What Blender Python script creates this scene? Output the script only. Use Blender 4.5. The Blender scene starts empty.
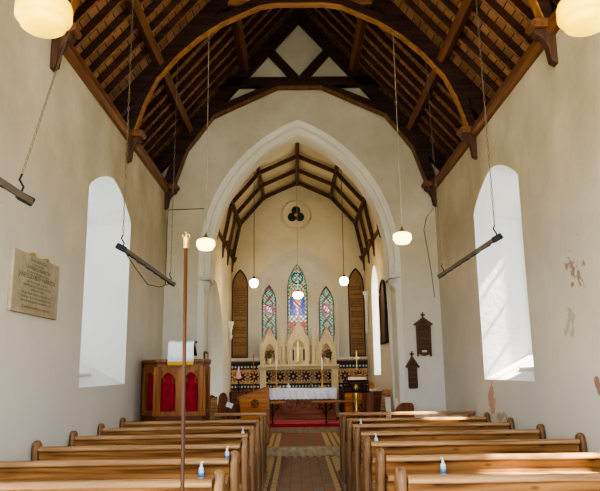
import bpy, bmesh, math, random
from mathutils import Vector, Matrix
random.seed(7)
C = bpy.context.scene.collection
PI = math.pi

# ------------------------------------------------------------------ helpers
def lin(c):
    def f(v):
        return v / 12.92 if v <= 0.04045 else ((v + 0.055) / 1.055) ** 2.4
    return tuple(f(x / 255.0) for x in c) + (1.0,)

def link(name, me, parent=None):
    o = bpy.data.objects.new(name, me)
    C.objects.link(o)
    if parent is not None:
        o.parent = parent
    return o

def obj(name, bm, m, parent=None, smooth=False, bevel=0.0, seg=2):
    me = bpy.data.meshes.new(name)
    bmesh.ops.recalc_face_normals(bm, faces=bm.faces[:])
    bm.to_mesh(me); bm.free()
    if smooth:
        for p in me.polygons: p.use_smooth = True
    me.materials.append(m)
    o = link(name, me, parent)
    if bevel:
        b = o.modifiers.new('bevel', 'BEVEL'); b.width = bevel; b.segments = seg
        b.limit_method = 'ANGLE'; b.angle_limit = math.radians(40)
    return o

def struct(name, bm, m, parent=None, **k):
    o = obj(name, bm, m, parent, **k)
    if parent is None: o['kind'] = 'structure'
    return o

def tag(o, label, cat, group=None, kind=None):
    o['label'] = label; o['category'] = cat
    if group: o['group'] = group
    if kind: o['kind'] = kind
    return o

def thing(name, label, cat, loc=(0, 0, 0), group=None):
    o = bpy.data.objects.new(name, None); C.objects.link(o)
    o.location = loc; o.empty_display_size = 0.1
    return tag(o, label, cat, group)

def copy_tree(o, parent=None):
    c = o.copy(); C.objects.link(c)
    if parent is not None: c.parent = parent
    for ch in list(o.children): copy_tree(ch, c)
    return c

def B(): return bmesh.new()

def box(bm, x0, x1, y0, y1, z0, z1, M=None):
    vs = [bm.verts.new((x, y, z)) for x in (x0, x1) for y in (y0, y1) for z in (z0, z1)]
    for f in ((0,1,3,2),(4,6,7,5),(0,4,5,1),(2,3,7,6),(0,2,6,4),(1,5,7,3)):
        bm.faces.new([vs[i] for i in f])
    if M is not None:
        for v in vs: v.co = M @ v.co
    return bm

def prism(bm, pts, axis, a, b):
    """extrude a closed 2-D outline; axis x: pts=(y,z), y: pts=(x,z), z: pts=(x,y)"""
    def P(p, t):
        return {'x': (t, p[0], p[1]), 'y': (p[0], t, p[1]), 'z': (p[0], p[1], t)}[axis]
    v0 = [bm.verts.new(P(p, a)) for p in pts]; v1 = [bm.verts.new(P(p, b)) for p in pts]
    n = len(pts)
    bm.faces.new(v0); bm.faces.new(v1[::-1])
    for i in range(n):
        bm.faces.new((v0[i], v0[(i+1) % n], v1[(i+1) % n], v1[i]))
    return bm

def beam(bm, p0, p1, w, h, up=(0, 0, 1)):
    p0, p1 = Vector(p0), Vector(p1); d = (p1 - p0).normalized(); up = Vector(up)
    if abs(d.dot(up)) > .98: up = Vector((0, 1, 0))
    s = d.cross(up).normalized(); u = s.cross(d).normalized()
    vs = [bm.verts.new(p + s * a * w / 2 + u * b * h / 2) for p in (p0, p1) for a, b in ((-1,-1),(1,-1),(1,1),(-1,1))]
    for f in ((0,1,2,3),(7,6,5,4),(0,4,5,1),(1,5,6,2),(2,6,7,3),(3,7,4,0)):
        bm.faces.new([vs[i] for i in f])
    return bm

def tube(bm, path, r, seg=8, closed=False):
    path = [Vector(p) for p in path]; n = len(path); rings = []
    for i, p in enumerate(path):
        if closed: d = path[(i+1) % n] - path[i-1]
        else: d = path[min(i+1, n-1)] - path[max(i-1, 0)]
        d.normalize(); up = Vector((0, 0, 1)) if abs(d.z) < .9 else Vector((1, 0, 0))
        s = d.cross(up).normalized(); u = s.cross(d).normalized()
        rr = r[i] if isinstance(r, (list, tuple)) else r
        rings.append([bm.verts.new(p + (s * math.cos(2*PI*k/seg) + u * math.sin(2*PI*k/seg)) * rr) for k in range(seg)])
    m = n if closed else n - 1
    for i in range(m):
        a, b = rings[i], rings[(i+1) % n]
        for k in range(seg):
            bm.faces.new((a[k], a[(k+1) % seg], b[(k+1) % seg], b[k]))
    if not closed:
        bm.faces.new(rings[0][::-1]); bm.faces.new(rings[-1])
    return bm

def lathe(bm, prof, c=(0, 0, 0), seg=24, a0=0.0, square=False):
    cx, cy, cz = c; rings = []
    for r, z in prof:
        r = max(r, 1e-4)
        rings.append([bm.verts.new((cx + r*math.cos(a0+2*PI*k/seg), cy + r*math.sin(a0+2*PI*k/seg), cz + z)) for k in range(seg)])
    for a, b in zip(rings, rings[1:]):
        for k in range(seg):
            bm.faces.new((a[k], a[(k+1) % seg], b[(k+1) % seg], b[k]))
    bm.faces.new(rings[0][::-1]); bm.faces.new(rings[-1])
    return bm

def sphere(bm, c, r, sx=1, sy=1, sz=1, seg=12):
    M = Matrix.Translation(c) @ Matrix.Diagonal((sx, sy, sz, 1))
    bmesh.ops.create_uvsphere(bm, u_segments=seg, v_segments=max(6, seg*2//3), radius=r, matrix=M)
    return bm

def holed(bm, outer, holes, P):
    """flat sheet with holes; P maps 2-D to 3-D"""
    es = []
    for loop in [outer] + holes:
        vs = [bm.verts.new(P(*p)) for p in loop]
        for i in range(len(vs)): es.append(bm.edges.new((vs[i], vs[(i+1) % len(vs)])))
    bmesh.ops.triangle_fill(bm, use_beauty=True, use_dissolve=False, edges=es)
    return bm

def strip(bm, loopA, loopB, closed=True):
    a = [bm.verts.new(p) for p in loopA]; b = [bm.verts.new(p) for p in loopB]; n = len(a)
    for i in range(n if closed else n-1):
        bm.faces.new((a[i], a[(i+1) % n], b[(i+1) % n], b[i]))
    return bm

def lancet(c, hw, z0, zs, za, n=10):
    """pointed-arch outline (u,z): sill z0, springing zs, apex za, counter-clockwise from bottom left"""
    rise = za - zs
    R = (hw*hw + rise*rise) / (2*hw)
    pts = [(c-hw, z0), (c+hw, z0)]
    a1 = math.atan2(rise, R - hw) if R >= hw else PI - math.atan2(rise, hw - R)
    for i in range(n+1):
        a = a1 * i / n
        pts.append((c + hw - R + R*math.cos(a), zs + R*math.sin(a)))
    for i in range(n-1, -1, -1):
        a = a1 * i / n
        pts.append((c - hw + R - R*math.cos(a), zs + R*math.sin(a)))
    return pts

def low_arch(c, hw, z0, zs, za):
    """slightly rounded low pointed window head"""
    r = za - zs
    up = [(1.0, 0), (.92, .17), (.78, .38), (.6, .60), (.36, .82), (.16, .95), (0, 1.0)]
    pts = [(c-hw, z0), (c+hw, z0)] + [(c+hw*a, zs+r*b) for a, b in up] + [(c-hw*a, zs+r*b) for a, b in up[-2::-1]]
    return pts

def grid(name, o, u, v, nu, nv, fn, m, parent=None):
    """sheet of small coloured cells (mosaic, tiles, leaded glass); fn(i,j,s,t) -> sRGB triple or None"""
    o, u, v = Vector(o), Vector(u), Vector(v)
    vid = {}; verts = []; faces = []; cols = []
    def V(i, j):
        if (i, j) not in vid:
            vid[(i, j)] = len(verts); verts.append(o + u*(i/nu) + v*(j/nv))
        return vid[(i, j)]
    for j in range(nv):
        for i in range(nu):
            c = fn(i, j, (i+.5)/nu, (j+.5)/nv)
            if c is None: continue
            faces.append((V(i, j), V(i+1, j), V(i+1, j+1), V(i, j+1))); cols.append(lin(c))
    me = bpy.data.meshes.new(name); me.from_pydata(verts, [], faces)
    at = me.color_attributes.new('Col', 'FLOAT_COLOR', 'CORNER')
    flat = []
    for c in cols: flat += list(c) * 4
    at.data.foreach_set('color', flat)
    me.materials.append(m); me.update()
    return link(name, me, parent)

# ------------------------------------------------------------------ materials
def mat(name):
    m = bpy.data.materials.new(name); m.use_nodes = True
    nt = m.node_tree; bs = nt.nodes['Principled BSDF']
    return m, nt, bs

def simple(name, c, rough=.6, metal=0.0, var=.12, scale=8, bump=0.0):
    m, nt, bs = mat(name); N, L = nt.nodes, nt.links
    tc = N.new('ShaderNodeTexCoord'); no = N.new('ShaderNodeTexNoise'); no.inputs['Scale'].default_value = scale
    no.inputs['Detail'].default_value = 5
    L.new(tc.outputs['Object'], no.inputs['Vector'])
    cr = N.new('ShaderNodeValToRGB'); b = lin(c)
    cr.color_ramp.elements[0].color = tuple(x*(1-var*1.6) for x in b[:3]) + (1,)
    cr.color_ramp.elements[1].color = tuple(min(1, x*(1+var)) for x in b[:3]) + (1,)
    cr.color_ramp.elements[0].position = .3; cr.color_ramp.elements[1].position = .7
    L.new(no.outputs['Fac'], cr.inputs['Fac']); L.new(cr.outputs['Color'], bs.inputs['Base Color'])
    bs.inputs['Roughness'].default_value = rough; bs.inputs['Metallic'].default_value = metal
    if bump:
        bp = N.new('ShaderNodeBump'); bp.inputs['Strength'].default_value = bump; bp.inputs['Distance'].default_value = .02
        L.new(no.outputs['Fac'], bp.inputs['Height']); L.new(bp.outputs['Normal'], bs.inputs['Normal'])
    return m

def wood(name, c1, c2, axis='X', rough=.45, scale=3.0, knots=False, spec=.35):
    """grain runs along axis (object coordinates)"""
    m, nt, bs = mat(name); N, L = nt.nodes, nt.links
    tc = N.new('ShaderNodeTexCoord'); mp = N.new('ShaderNodeMapping')
    s = {'X': (.35, 6, 6), 'Y': (6, .35, 6), 'Z': (6, 6, .35)}[axis]
    mp.inputs['Scale'].default_value = s
    L.new(tc.outputs['Object'], mp.inputs['Vector'])
    no = N.new('ShaderNodeTexNoise'); no.inputs['Scale'].default_value = scale; no.inputs['Detail'].default_value = 8
    no.inputs['Distortion'].default_value = .6
    L.new(mp.outputs['Vector'], no.inputs['Vector'])
    cr = N.new('ShaderNodeValToRGB')
    cr.color_ramp.elements[0].position = .32; cr.color_ramp.elements[1].position = .68
    cr.color_ramp.elements[0].color = lin(c1); cr.color_ramp.elements[1].color = lin(c2)
    L.new(no.outputs['Fac'], cr.inputs['Fac'])
    out = cr.outputs['Color']
    if knots:
        vo = N.new('ShaderNodeTexVoronoi'); vo.inputs['Scale'].default_value = 1.0
        mp2 = N.new('ShaderNodeMapping'); mp2.inputs['Scale'].default_value = (3.2, 5.0, 8.0) if axis == 'X' else (6, 6, 3)
        L.new(tc.outputs['Object'], mp2.inputs['Vector']); L.new(mp2.outputs['Vector'], vo.inputs['Vector'])
        mr = N.new('ShaderNodeMapRange'); mr.inputs['From Min'].default_value = .07; mr.inputs['From Max'].default_value = .17
        L.new(vo.outputs['Distance'], mr.inputs['Value'])
        mx = N.new('ShaderNodeMix'); mx.data_type = 'RGBA'
        mx.inputs[6].default_value = lin(tuple(int(v*.42) for v in c1))
        L.new(mr.outputs['Result'], mx.inputs[0]); L.new(out, mx.inputs[7]); out = mx.outputs[2]
    L.new(out, bs.inputs['Base Color'])
    bs.inputs['Roughness'].default_value = rough
    bs.inputs['Specular IOR Level'].default_value = spec
    bp = N.new('ShaderNodeBump'); bp.inputs['Strength'].default_value = .15; bp.inputs['Distance'].default_value = .01
    L.new(no.outputs['Fac'], bp.inputs['Height']); L.new(bp.outputs['Normal'], bs.inputs['Normal'])
    return m

def plaster(name, ca, cb, patches=()):
    """lime-washed plaster: patchy tone, small pits; patches = (centre, radii, colour, threshold) of fallen plaster"""
    m, nt, bs = mat(name); N, L = nt.nodes, nt.links
    tc = N.new('ShaderNodeTexCoord')
    n1 = N.new('ShaderNodeTexNoise'); n1.inputs['Scale'].default_value = .9; n1.inputs['Detail'].default_value = 6; n1.inputs['Roughness'].default_value = .6
    n2 = N.new('ShaderNodeTexNoise'); n2.inputs['Scale'].default_value = 14; n2.inputs['Detail'].default_value = 6
    mp = N.new('ShaderNodeMapping'); mp.inputs['Scale'].default_value = (1, 1, .9)
    L.new(tc.outputs['Object'], mp.inputs['Vector'])
    L.new(mp.outputs['Vector'], n1.inputs['Vector']); L.new(tc.outputs['Object'], n2.inputs['Vector'])
    cr = N.new('ShaderNodeValToRGB')
    cr.color_ramp.elements[0].position = .3; cr.color_ramp.elements[1].position = .68
    cr.color_ramp.elements[0].color = lin(ca); cr.color_ramp.elements[1].color = lin(cb)
    L.new(n1.outputs['Fac'], cr.inputs['Fac'])
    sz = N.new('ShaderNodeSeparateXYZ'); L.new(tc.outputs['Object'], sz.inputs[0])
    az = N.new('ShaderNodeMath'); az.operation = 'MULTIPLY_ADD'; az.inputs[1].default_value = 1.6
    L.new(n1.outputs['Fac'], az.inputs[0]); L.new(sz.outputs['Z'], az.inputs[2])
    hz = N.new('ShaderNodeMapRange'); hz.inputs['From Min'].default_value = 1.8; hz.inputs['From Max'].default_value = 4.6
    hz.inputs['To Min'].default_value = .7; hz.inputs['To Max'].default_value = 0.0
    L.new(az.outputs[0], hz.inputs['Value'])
    lw = N.new('ShaderNodeMix'); lw.data_type = 'RGBA'; lw.inputs[7].default_value = lin((226, 226, 224))   # paler low down, light falloff mixed into the plaster colour
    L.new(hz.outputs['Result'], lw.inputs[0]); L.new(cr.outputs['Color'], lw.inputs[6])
    # small flecks
    n3 = N.new('ShaderNodeTexNoise'); n3.inputs['Scale'].default_value = 9; n3.inputs['Detail'].default_value = 4
    L.new(tc.outputs['Object'], n3.inputs['Vector'])
    mr = N.new('ShaderNodeMapRange'); mr.inputs['From Min'].default_value = .735; mr.inputs['From Max'].default_value = .78
    mr.inputs['To Max'].default_value = .5
    L.new(n3.outputs['Fac'], mr.inputs['Value'])
    mx = N.new('ShaderNodeMix'); mx.data_type = 'RGBA'; mx.inputs[7].default_value = lin((150, 128, 96))
    L.new(mr.outputs['Result'], mx.inputs[0]); L.new(lw.outputs[2], mx.inputs[6]); out = mx.outputs[2]
    for (cx, cy, cz), (rx, ry, rz), col, th in patches:
        mpp = N.new('ShaderNodeMapping'); mpp.vector_type = 'POINT'
        mpp.inputs['Location'].default_value = (-cx/rx, -cy/ry, -cz/rz); mpp.inputs['Scale'].default_value = (1/rx, 1/ry, 1/rz)
        L.new(tc.outputs['Object'], mpp.inputs['Vector'])
        ln = N.new('ShaderNodeVectorMath'); ln.operation = 'LENGTH'; L.new(mpp.outputs['Vector'], ln.inputs[0])
        np_ = N.new('ShaderNodeTexNoise'); np_.inputs['Scale'].default_value = 11; np_.inputs['Detail'].default_value = 5
        L.new(tc.outputs['Object'], np_.inputs['Vector'])
        ma = N.new('ShaderNodeMath'); ma.operation = 'MULTIPLY_ADD'; ma.inputs[1].default_value = -.55
        L.new(ln.outputs['Value'], ma.inputs[0]); L.new(np_.outputs['Fac'], ma.inputs[2])
        m2 = N.new('ShaderNodeMapRange'); m2.inputs['From Min'].default_value = th; m2.inputs['From Max'].default_value = th + .06; m2.inputs['To Max'].default_value = .75
        L.new(ma.outputs['Value'], m2.inputs['Value'])
        mm = N.new('ShaderNodeMix'); mm.data_type = 'RGBA'; mm.inputs[7].default_value = lin(col)
        L.new(m2.outputs['Result'], mm.inputs[0]); L.new(out, mm.inputs[6]); out = mm.outputs[2]
    L.new(out, bs.inputs['Base Color'])
    bs.inputs['Roughness'].default_value = .9; bs.inputs['Specular IOR Level'].default_value = .15
    ad = N.new('ShaderNodeMath'); ad.operation = 'MULTIPLY_ADD'; ad.inputs[1].default_value = 4.0
    L.new(n1.outputs['Fac'], ad.inputs[0]); L.new(n2.outputs['Fac'], ad.inputs[2])
    bp = N.new('ShaderNodeBump'); bp.inputs['Strength'].default_value = .22; bp.inputs['Distance'].default_value = .025
    L.new(ad.outputs['Value'], bp.inputs['Height']); L.new(bp.outputs['Normal'], bs.inputs['Normal'])
    return m

def attr_mat(name, rough=.5, glass=False, gain=1.0):
    m, nt, bs = mat(name); N, L = nt.nodes, nt.links
    a = N.new('ShaderNodeAttribute'); a.attribute_name = 'Col'
    if not glass:
        L.new(a.outputs['Color'], bs.inputs['Base Color']); bs.inputs['Roughness'].default_value = rough
        return m
    tr = N.new('ShaderNodeBsdfTranslucent')
    gm = N.new('ShaderNodeMix'); gm.data_type = 'RGBA'; gm.blend_type = 'MULTIPLY'; gm.inputs[0].default_value = 1.0; gm.inputs[7].default_value = (gain, gain, gain, 1)
    L.new(a.outputs['Color'], gm.inputs[6]); L.new(gm.outputs[2], tr.inputs['Color'])
    gl = N.new('ShaderNodeBsdfGlossy'); gl.inputs['Roughness'].default_value = .2; gl.inputs['Color'].default_value = (.6, .6, .6, 1)
    mx = N.new('ShaderNodeMixShader'); mx.inputs[0].default_value = .05
    L.new(tr.outputs['BSDF'], mx.inputs[1]); L.new(gl.outputs['BSDF'], mx.inputs[2])
    L.new(mx.outputs['Shader'], N['Material Output'].inputs['Surface'])
    return m

def clear_glass(name):
    m, nt, bs = mat(name); N, L = nt.nodes, nt.links
    t = N.new('ShaderNodeBsdfTransparent'); t.inputs['Color'].default_value = (.93, .95, .96, 1)
    g = N.new('ShaderNodeBsdfGlossy'); g.inputs['Roughness'].default_value = .03
    mx = N.new('ShaderNodeMixShader'); mx.inputs[0].default_value = .06
    L.new(t.outputs['BSDF'], mx.inputs[1]); L.new(g.outputs['BSDF'], mx.inputs[2])
    L.new(mx.outputs['Shader'], N['Material Output'].inputs['Surface'])
    return m

def obscured(name):
    m, nt, bs = mat(name); N, L = nt.nodes, nt.links
    t = N.new('ShaderNodeBsdfTranslucent'); t.inputs['Color'].default_value = (.92, .93, .93, 1)
    L.new(t.outputs['BSDF'], N['Material Output'].inputs['Surface'])
    return m

def glow(name, col, e, estr):
    m, nt, bs = mat(name)
    bs.inputs['Base Color'].default_value = lin(col); bs.inputs['Roughness'].default_value = .25
    bs.inputs['Emission Color'].default_value = lin(e); bs.inputs['Emission Strength'].default_value = estr
    return m

def boards(name):
    """roof boarding laid across the rafters"""
    m, nt, bs = mat(name); N, L = nt.nodes, nt.links
    tc = N.new('ShaderNodeTexCoord'); mp = N.new('ShaderNodeMapping')
    L.new(tc.outputs['Object'], mp.inputs['Vector'])
    sx = N.new('ShaderNodeSeparateXYZ'); L.new(mp.outputs['Vector'], sx.inputs[0])
    ab = N.new('ShaderNodeMath'); ab.operation = 'ABSOLUTE'; L.new(sx.outputs['X'], ab.inputs[0])
    mu = N.new('ShaderNodeMath'); mu.operation = 'MULTIPLY'; mu.inputs[1].default_value = 1.53/.15; L.new(ab.outputs[0], mu.inputs[0])
    fr = N.new('ShaderNodeMath'); fr.operation = 'FRACT'; L.new(mu.outputs[0], fr.inputs[0])
    fl = N.new('ShaderNodeMath'); fl.operation = 'FLOOR'; L.new(mu.outputs[0], fl.inputs[0])
    gap = N.new('ShaderNodeMath'); gap.operation = 'GREATER_THAN'; gap.inputs[1].default_value = .09; L.new(fr.outputs[0], gap.inputs[0])
    cb = N.new('ShaderNodeCombineXYZ'); L.new(fl.outputs[0], cb.inputs[0])
    y3 = N.new('ShaderNodeMath'); y3.operation = 'MULTIPLY'; y3.inputs[1].default_value = .8; L.new(sx.outputs['Y'], y3.inputs[0])
    L.new(y3.outputs[0], cb.inputs[1]); L.new(sx.outputs['Z'], cb.inputs[2])
    no = N.new('ShaderNodeTexNoise'); no.inputs['Scale'].default_value = 1.7; no.inputs['Detail'].default_value = 7
    L.new(cb.outputs[0], no.inputs['Vector'])
    cr = N.new('ShaderNodeValToRGB'); cr.color_ramp.elements[0].position = .25; cr.color_ramp.elements[1].position = .75
    cr.color_ramp.elements[0].color = lin((132, 90, 56)); cr.color_ramp.elements[1].color = lin((204, 156, 108))
    L.new(no.outputs['Fac'], cr.inputs['Fac'])
    mx = N.new('ShaderNodeMix'); mx.data_type = 'RGBA'; mx.inputs[6].default_value = lin((30, 14, 6))
    L.new(gap.outputs[0], mx.inputs[0]); L.new(cr.outputs['Color'], mx.inputs[7])
    L.new(mx.outputs[2], bs.inputs['Base Color']); bs.inputs['Roughness'].default_value = .6
    return m

M = {}
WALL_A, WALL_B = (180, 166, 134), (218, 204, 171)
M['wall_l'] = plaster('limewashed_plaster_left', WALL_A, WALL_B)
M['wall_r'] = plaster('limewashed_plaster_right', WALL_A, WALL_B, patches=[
    ((2.6, 9.15, 1.14), (.6, .20, .30), (190, 152, 122), .10),
    ((2.6, 8.8, .92), (.6, .42, .16), (168, 150, 130), .20),
    ((2.6, 6.15, 2.50), (.6, .46, .36), (148, 112, 88), .325),
    ((2.6, 6.35, 2.02), (.6, .40, .34), (186, 172, 146), .345),
    ((2.6, 5.9, 1.42), (.6, .06, .10), (150, 90, 66), .05)])
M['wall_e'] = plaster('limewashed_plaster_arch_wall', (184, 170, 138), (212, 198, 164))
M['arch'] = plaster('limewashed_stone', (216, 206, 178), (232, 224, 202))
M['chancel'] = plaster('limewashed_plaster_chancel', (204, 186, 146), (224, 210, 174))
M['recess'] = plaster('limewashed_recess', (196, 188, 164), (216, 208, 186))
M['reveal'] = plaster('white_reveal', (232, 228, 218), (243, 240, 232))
M['corbel'] = simple('carved_stone', (214, 208, 190), .9, var=.14, scale=30, bump=.5)
M['dark'] = wood('dark_oak', (38, 22, 14), (66, 40, 25), 'X', .5)
M['truss'] = wood('dark_stained_truss', (46, 27, 17), (78, 47, 29), 'X', .5)
M['bracket'] = wood('weathered_bracket_oak', (66, 44, 30), (104, 72, 48), 'Z', .6)
M['soffit'] = wood('lamplit_varnished_edge', (142, 96, 52), (182, 130, 76), 'X', .4)
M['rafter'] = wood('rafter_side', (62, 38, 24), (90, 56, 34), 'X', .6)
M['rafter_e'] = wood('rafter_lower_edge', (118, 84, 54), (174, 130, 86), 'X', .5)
M['purlin'] = wood('purlin_pine', (104, 66, 38), (140, 94, 54), 'Y', .5)
M['plate'] = wood('wall_plate_oak', (104, 68, 40), (144, 98, 58), 'Y', .45)
M['boards'] = boards('roof_boarding')
M['chtimber'] = wood('chancel_timber', (78, 52, 32), (108, 76, 48), 'X', .55)
M['pine'] = wood('pew_pine', (102, 68, 40), (184, 136, 86), 'X', .38, knots=True)
M['pine_rail'] = wood('pew_rail_pine', (124, 90, 58), (188, 148, 106), 'X', .36)
M['pine_end'] = wood('pew_end_pine', (90, 66, 44), (166, 128, 90), 'Z', .45, knots=True)
M['pulpit'] = wood('pulpit_oak', (128, 80, 40), (164, 110, 62), 'Z', .45)
M['pulpit_d'] = wood('pulpit_oak_dark', (96, 56, 28), (128, 78, 40), 'X', .45)
M['desk'] = wood('desk_oak', (168, 100, 38), (210, 140, 62), 'X', .4)
M['oak'] = wood('brown_oak', (104, 60, 32), (146, 90, 52), 'Z', .45)
M['altar'] = wood('altar_oak', (118, 62, 42), (166, 102, 72), 'X', .4)
M['railoak'] = wood('rail_oak', (138, 92, 52), (176, 126, 78), 'X', .4)
M['board_frame'] = simple('black_brown_frame', (52, 38, 26), .5)
M['stone'] = simple('step_stone', (188, 174, 144), .8, var=.2, scale=12, bump=.3)
M['riser'] = simple('pale_step_stone', (184, 168, 136), .8, var=.15, scale=10)
M['curb'] = simple('pale_kerb_stone', (150, 140, 122), .8, var=.2, scale=10)
M['cream'] = simple('cream_painted_stone', (214, 196, 156), .7, var=.07, scale=20)
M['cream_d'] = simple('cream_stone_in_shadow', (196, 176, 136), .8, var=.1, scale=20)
M['shelf'] = simple('pale_stone_shelf', (222, 214, 198), .7, var=.06)
M['brass'] = simple('polished_brass', (214, 184, 120), .32, 1.0, var=.1)
M['iron'] = simple('wrought_iron', (34, 30, 28), .5, .6)
M['steel'] = simple('grey_steel', (120, 120, 116), .4, .8)
M['heater'] = simple('dull_heater_metal', (104, 94, 78), .6, .1)
M['heater_d'] = simple('dark_heater_metal', (44, 46, 50), .5, .5)
M['chain'] = simple('chain_metal', (146, 134, 108), .5, .6)
M['cord'] = simple('pale_flex', (176, 160, 128), .7)
M['cord_d'] = simple('brown_flex', (112, 96, 72), .7)
M['white_cloth'] = simple('white_linen', (236, 238, 242), .8, var=.05, scale=40, bump=.3)
M['blue_cloth'] = simple('white_lace', (226, 232, 246), .85, var=.10, scale=60, bump=.5)
M['gold'] = simple('gold_fringe', (214, 168, 60), .6, .2, var=.2, scale=80)
M['red'] = simple('crimson_curtain', (168, 26, 48), .75, var=.25, scale=10)
M['carpet'] = simple('red_carpet', (178, 30, 60), .95, var=.15, scale=60)
M['carpet_top'] = simple('lit_red_carpet', (190, 104, 104), .95, var=.2, scale=40)  # top of the carpet, its lit look painted as a pinker red
M['wax'] = simple('candle_wax', (244, 236, 214), .5, var=.03)
M['pink'] = simple('pink_glass', (226, 176, 160), .4, var=.1)
M['plaque'] = simple('weathered_slate_plaque', (172, 158, 130), .75, var=.10, scale=12)
M['plaque_text'] = simple('engraved_lettering', (70, 60, 46), .9, var=.1)
M['bottle'] = simple('translucent_white_plastic', (206, 222, 238), .3, var=.03)
M['blue_label'] = simple('blue_label', (70, 148, 220), .5, var=.1)
M['cap'] = simple('white_cap', (236, 236, 236), .4, var=.02)
M['lead'] = simple('lead_frame', (60, 58, 54), .6, .3)
M['leaf'] = simple('green_leaves', (92, 122, 66), .7, var=.3, scale=30)
M['bloom'] = simple('dusty_pink_petals', (190, 120, 122), .8, var=.2, scale=30)
M['bloom2'] = simple('dark_red_petals', (132, 44, 54), .8, var=.2, scale=30)
M['black'] = simple('black_lacquer', (20, 18, 18), .35)
M['staff'] = wood('staff_wood', (60, 36, 20), (98, 64, 38), 'Z', .4)
M['paper'] = simple('pale_paper', (214, 204, 182), .8, var=.06)
M['hymn'] = wood('roll_board_oak', (92, 58, 34), (122, 80, 50), 'Z', .5)
M['hymn_d'] = wood('roll_board_panel', (78, 50, 30), (104, 68, 44), 'X', .5)
M['shade'] = glow('amber_opal_glass', (246, 206, 70), (255, 208, 44), .66)
M['shade_w'] = glow('warm_opal_glass', (252, 240, 206), (255, 214, 120), 2.6)
M['globe'] = glow('white_opal_glass', (255, 250, 238), (255, 236, 204), 26.0)
M['glass'] = clear_glass('window_glass')
M['obscured'] = obscured('obscured_white_glass')
M['stained'] = attr_mat('stained_glass', glass=True, gain=.20)
M['tile'] = attr_mat('encaustic_tile', .6)
M['floor_tile'] = attr_mat('floor_tile', .45)
M['textboard'] = attr_mat('painted_text_board', .6)
M['trefoil'] = simple('dark_leaded_glass', (38, 42, 36), .3, var=.3, scale=40)

# ------------------------------------------------------------------ dimensions (metres)
W = 2.6          # nave half width
D = 12.0         # chancel-arch wall face
D2 = 12.7
CL, CR = -1.86, 1.78   # chancel side walls
CX = -0.04
E = 17.4         # east wall
PLATE = 5.0
def roof(x): return 8.85 - 1.16*abs(x)

# ------------------------------------------------------------------ nave side walls with splayed windows
def nave_wall(name, s, m, wins):
    bm = B()
    holes = [low_arch(c, .99, 1.42, 3.84+.04*s, 4.24+.05*s) for c in wins]
    holed(bm, [(-1.0, -.1), (D2, -.1), (D2, PLATE), (-1.0, PLATE)], holes, lambda y, z: (s*W, y, z))
    # outside skin and top
    holes2 = [low_arch(c, .60, 1.80, 3.65, 4.02) for c in wins]
    holed(bm, [(-1.0, -.1), (D2, -.1), (D2, 5.12), (-1.0, 5.12)], holes2, lambda y, z: (s*3.32, y, z))
    strip(bm, [(s*W, -1.0, PLATE), (s*W, D2, PLATE)], [(s*3.32, -1.0, 5.12), (s*3.32, D2, 5.12)], closed=False)
    o = struct(name, bm, m)
    for c, h, h2 in zip(wins, holes, holes2):
        rb = B()
        strip(rb, [(s*W, y, z) for y, z in h], [(s*3.22, y, z) for y, z in h2])
        strip(rb, [(s*3.22, y, z) for y, z in h2], [(s*3.34, y, z) for y, z in h2])
        obj('window_reveal', rb, M['reveal'], o)
        # raised stone step on the sill along the glass
        sb = B(); box(sb, *sorted((s*2.80, s*3.21)), c-.70, c+.10, 1.45, 1.585)
        obj('sill_step', sb, M['reveal'], o, bevel=.01)
    return o

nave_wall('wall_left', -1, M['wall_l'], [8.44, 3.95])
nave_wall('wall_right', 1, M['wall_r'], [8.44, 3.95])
k = 0
for s in (-1, 1):
    for c in (8.44, 3.95):
        k += 1
        fb = B(); L1 = low_arch(c, .60, 1.80, 3.65, 4.02); L2 = low_arch(c, .55, 1.85, 3.63, 3.96)
        for xx in (s*3.20, s*3.25):
            strip(fb, [(xx, y, z) for y, z in L1], [(xx, y, z) for y, z in L2])
        strip(fb, [(s*3.20, y, z) for y, z in L2], [(s*3.25, y, z) for y, z in L2])
        box(fb, *sorted((s*3.21, s*3.24)), c-.012, c+.012, 1.85, 3.96)
        for zz in (2.4, 2.95, 3.5): box(fb, *sorted((s*3.21, s*3.24)), c-.55, c+.55, zz-.012, zz+.012)
        wn = struct('window_%d' % k, fb, M['lead'])
        pb = B(); pts = low_arch(c, .57, 1.83, 3.64, 3.99); pb.faces.new([pb.verts.new((s*3.226, y, z)) for y, z in pts])
        obj('pane', pb, M['glass'], wn)

# ------------------------------------------------------------------ chancel-arch wall
def arch_pts(d, n=22, z_lo=3.34):
    """inner outline of the arch set in by d from the outer edge, left foot to right foot"""
    c, z0, R = 1.132, 3.65, 3.055 - d
    a1 = math.acos(c / R); half = R - c; pts = [(CX-half, z_lo)]
    for i in range(n+1):
        a = a1*i/n
        pts.append((CX + c - R*math.cos(a), z0 + R*math.sin(a)))
    for i in range(n-1, -1, -1):
        a = a1*i/n
        pts.append((CX - c + R*math.cos(a), z0 + R*math.sin(a)))
    pts.append((CX+half, z_lo))
    return pts
bm = B()
jo = 3.055 - 1.132
outer = [(-3.32, -.1), (CX-jo, -.1)] + arch_pts(0) + [(CX+jo, -.1), (3.32, -.1), (3.32, roof(3.32)+.12), (0, roof(0)+.15), (-3.32, roof(3.32)+.12)]
bm.faces.new([bm.verts.new((x, D, z)) for x, z in outer])
bo = [(-3.32, -.1), (CX-jo+.1, -.1)] + arch_pts(.20) + [(CX+jo-.1, -.1), (3.32, -.1), (3.32, roof(3.32)+.12), (0, roof(0)+.15), (-3.32, roof(3.32)+.12)]
bm.faces.new([bm.verts.new((x, D2, z)) for x, z in bo])
struct('wall_chancel_arch', bm, M['wall_e'])
bm = B()
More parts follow.
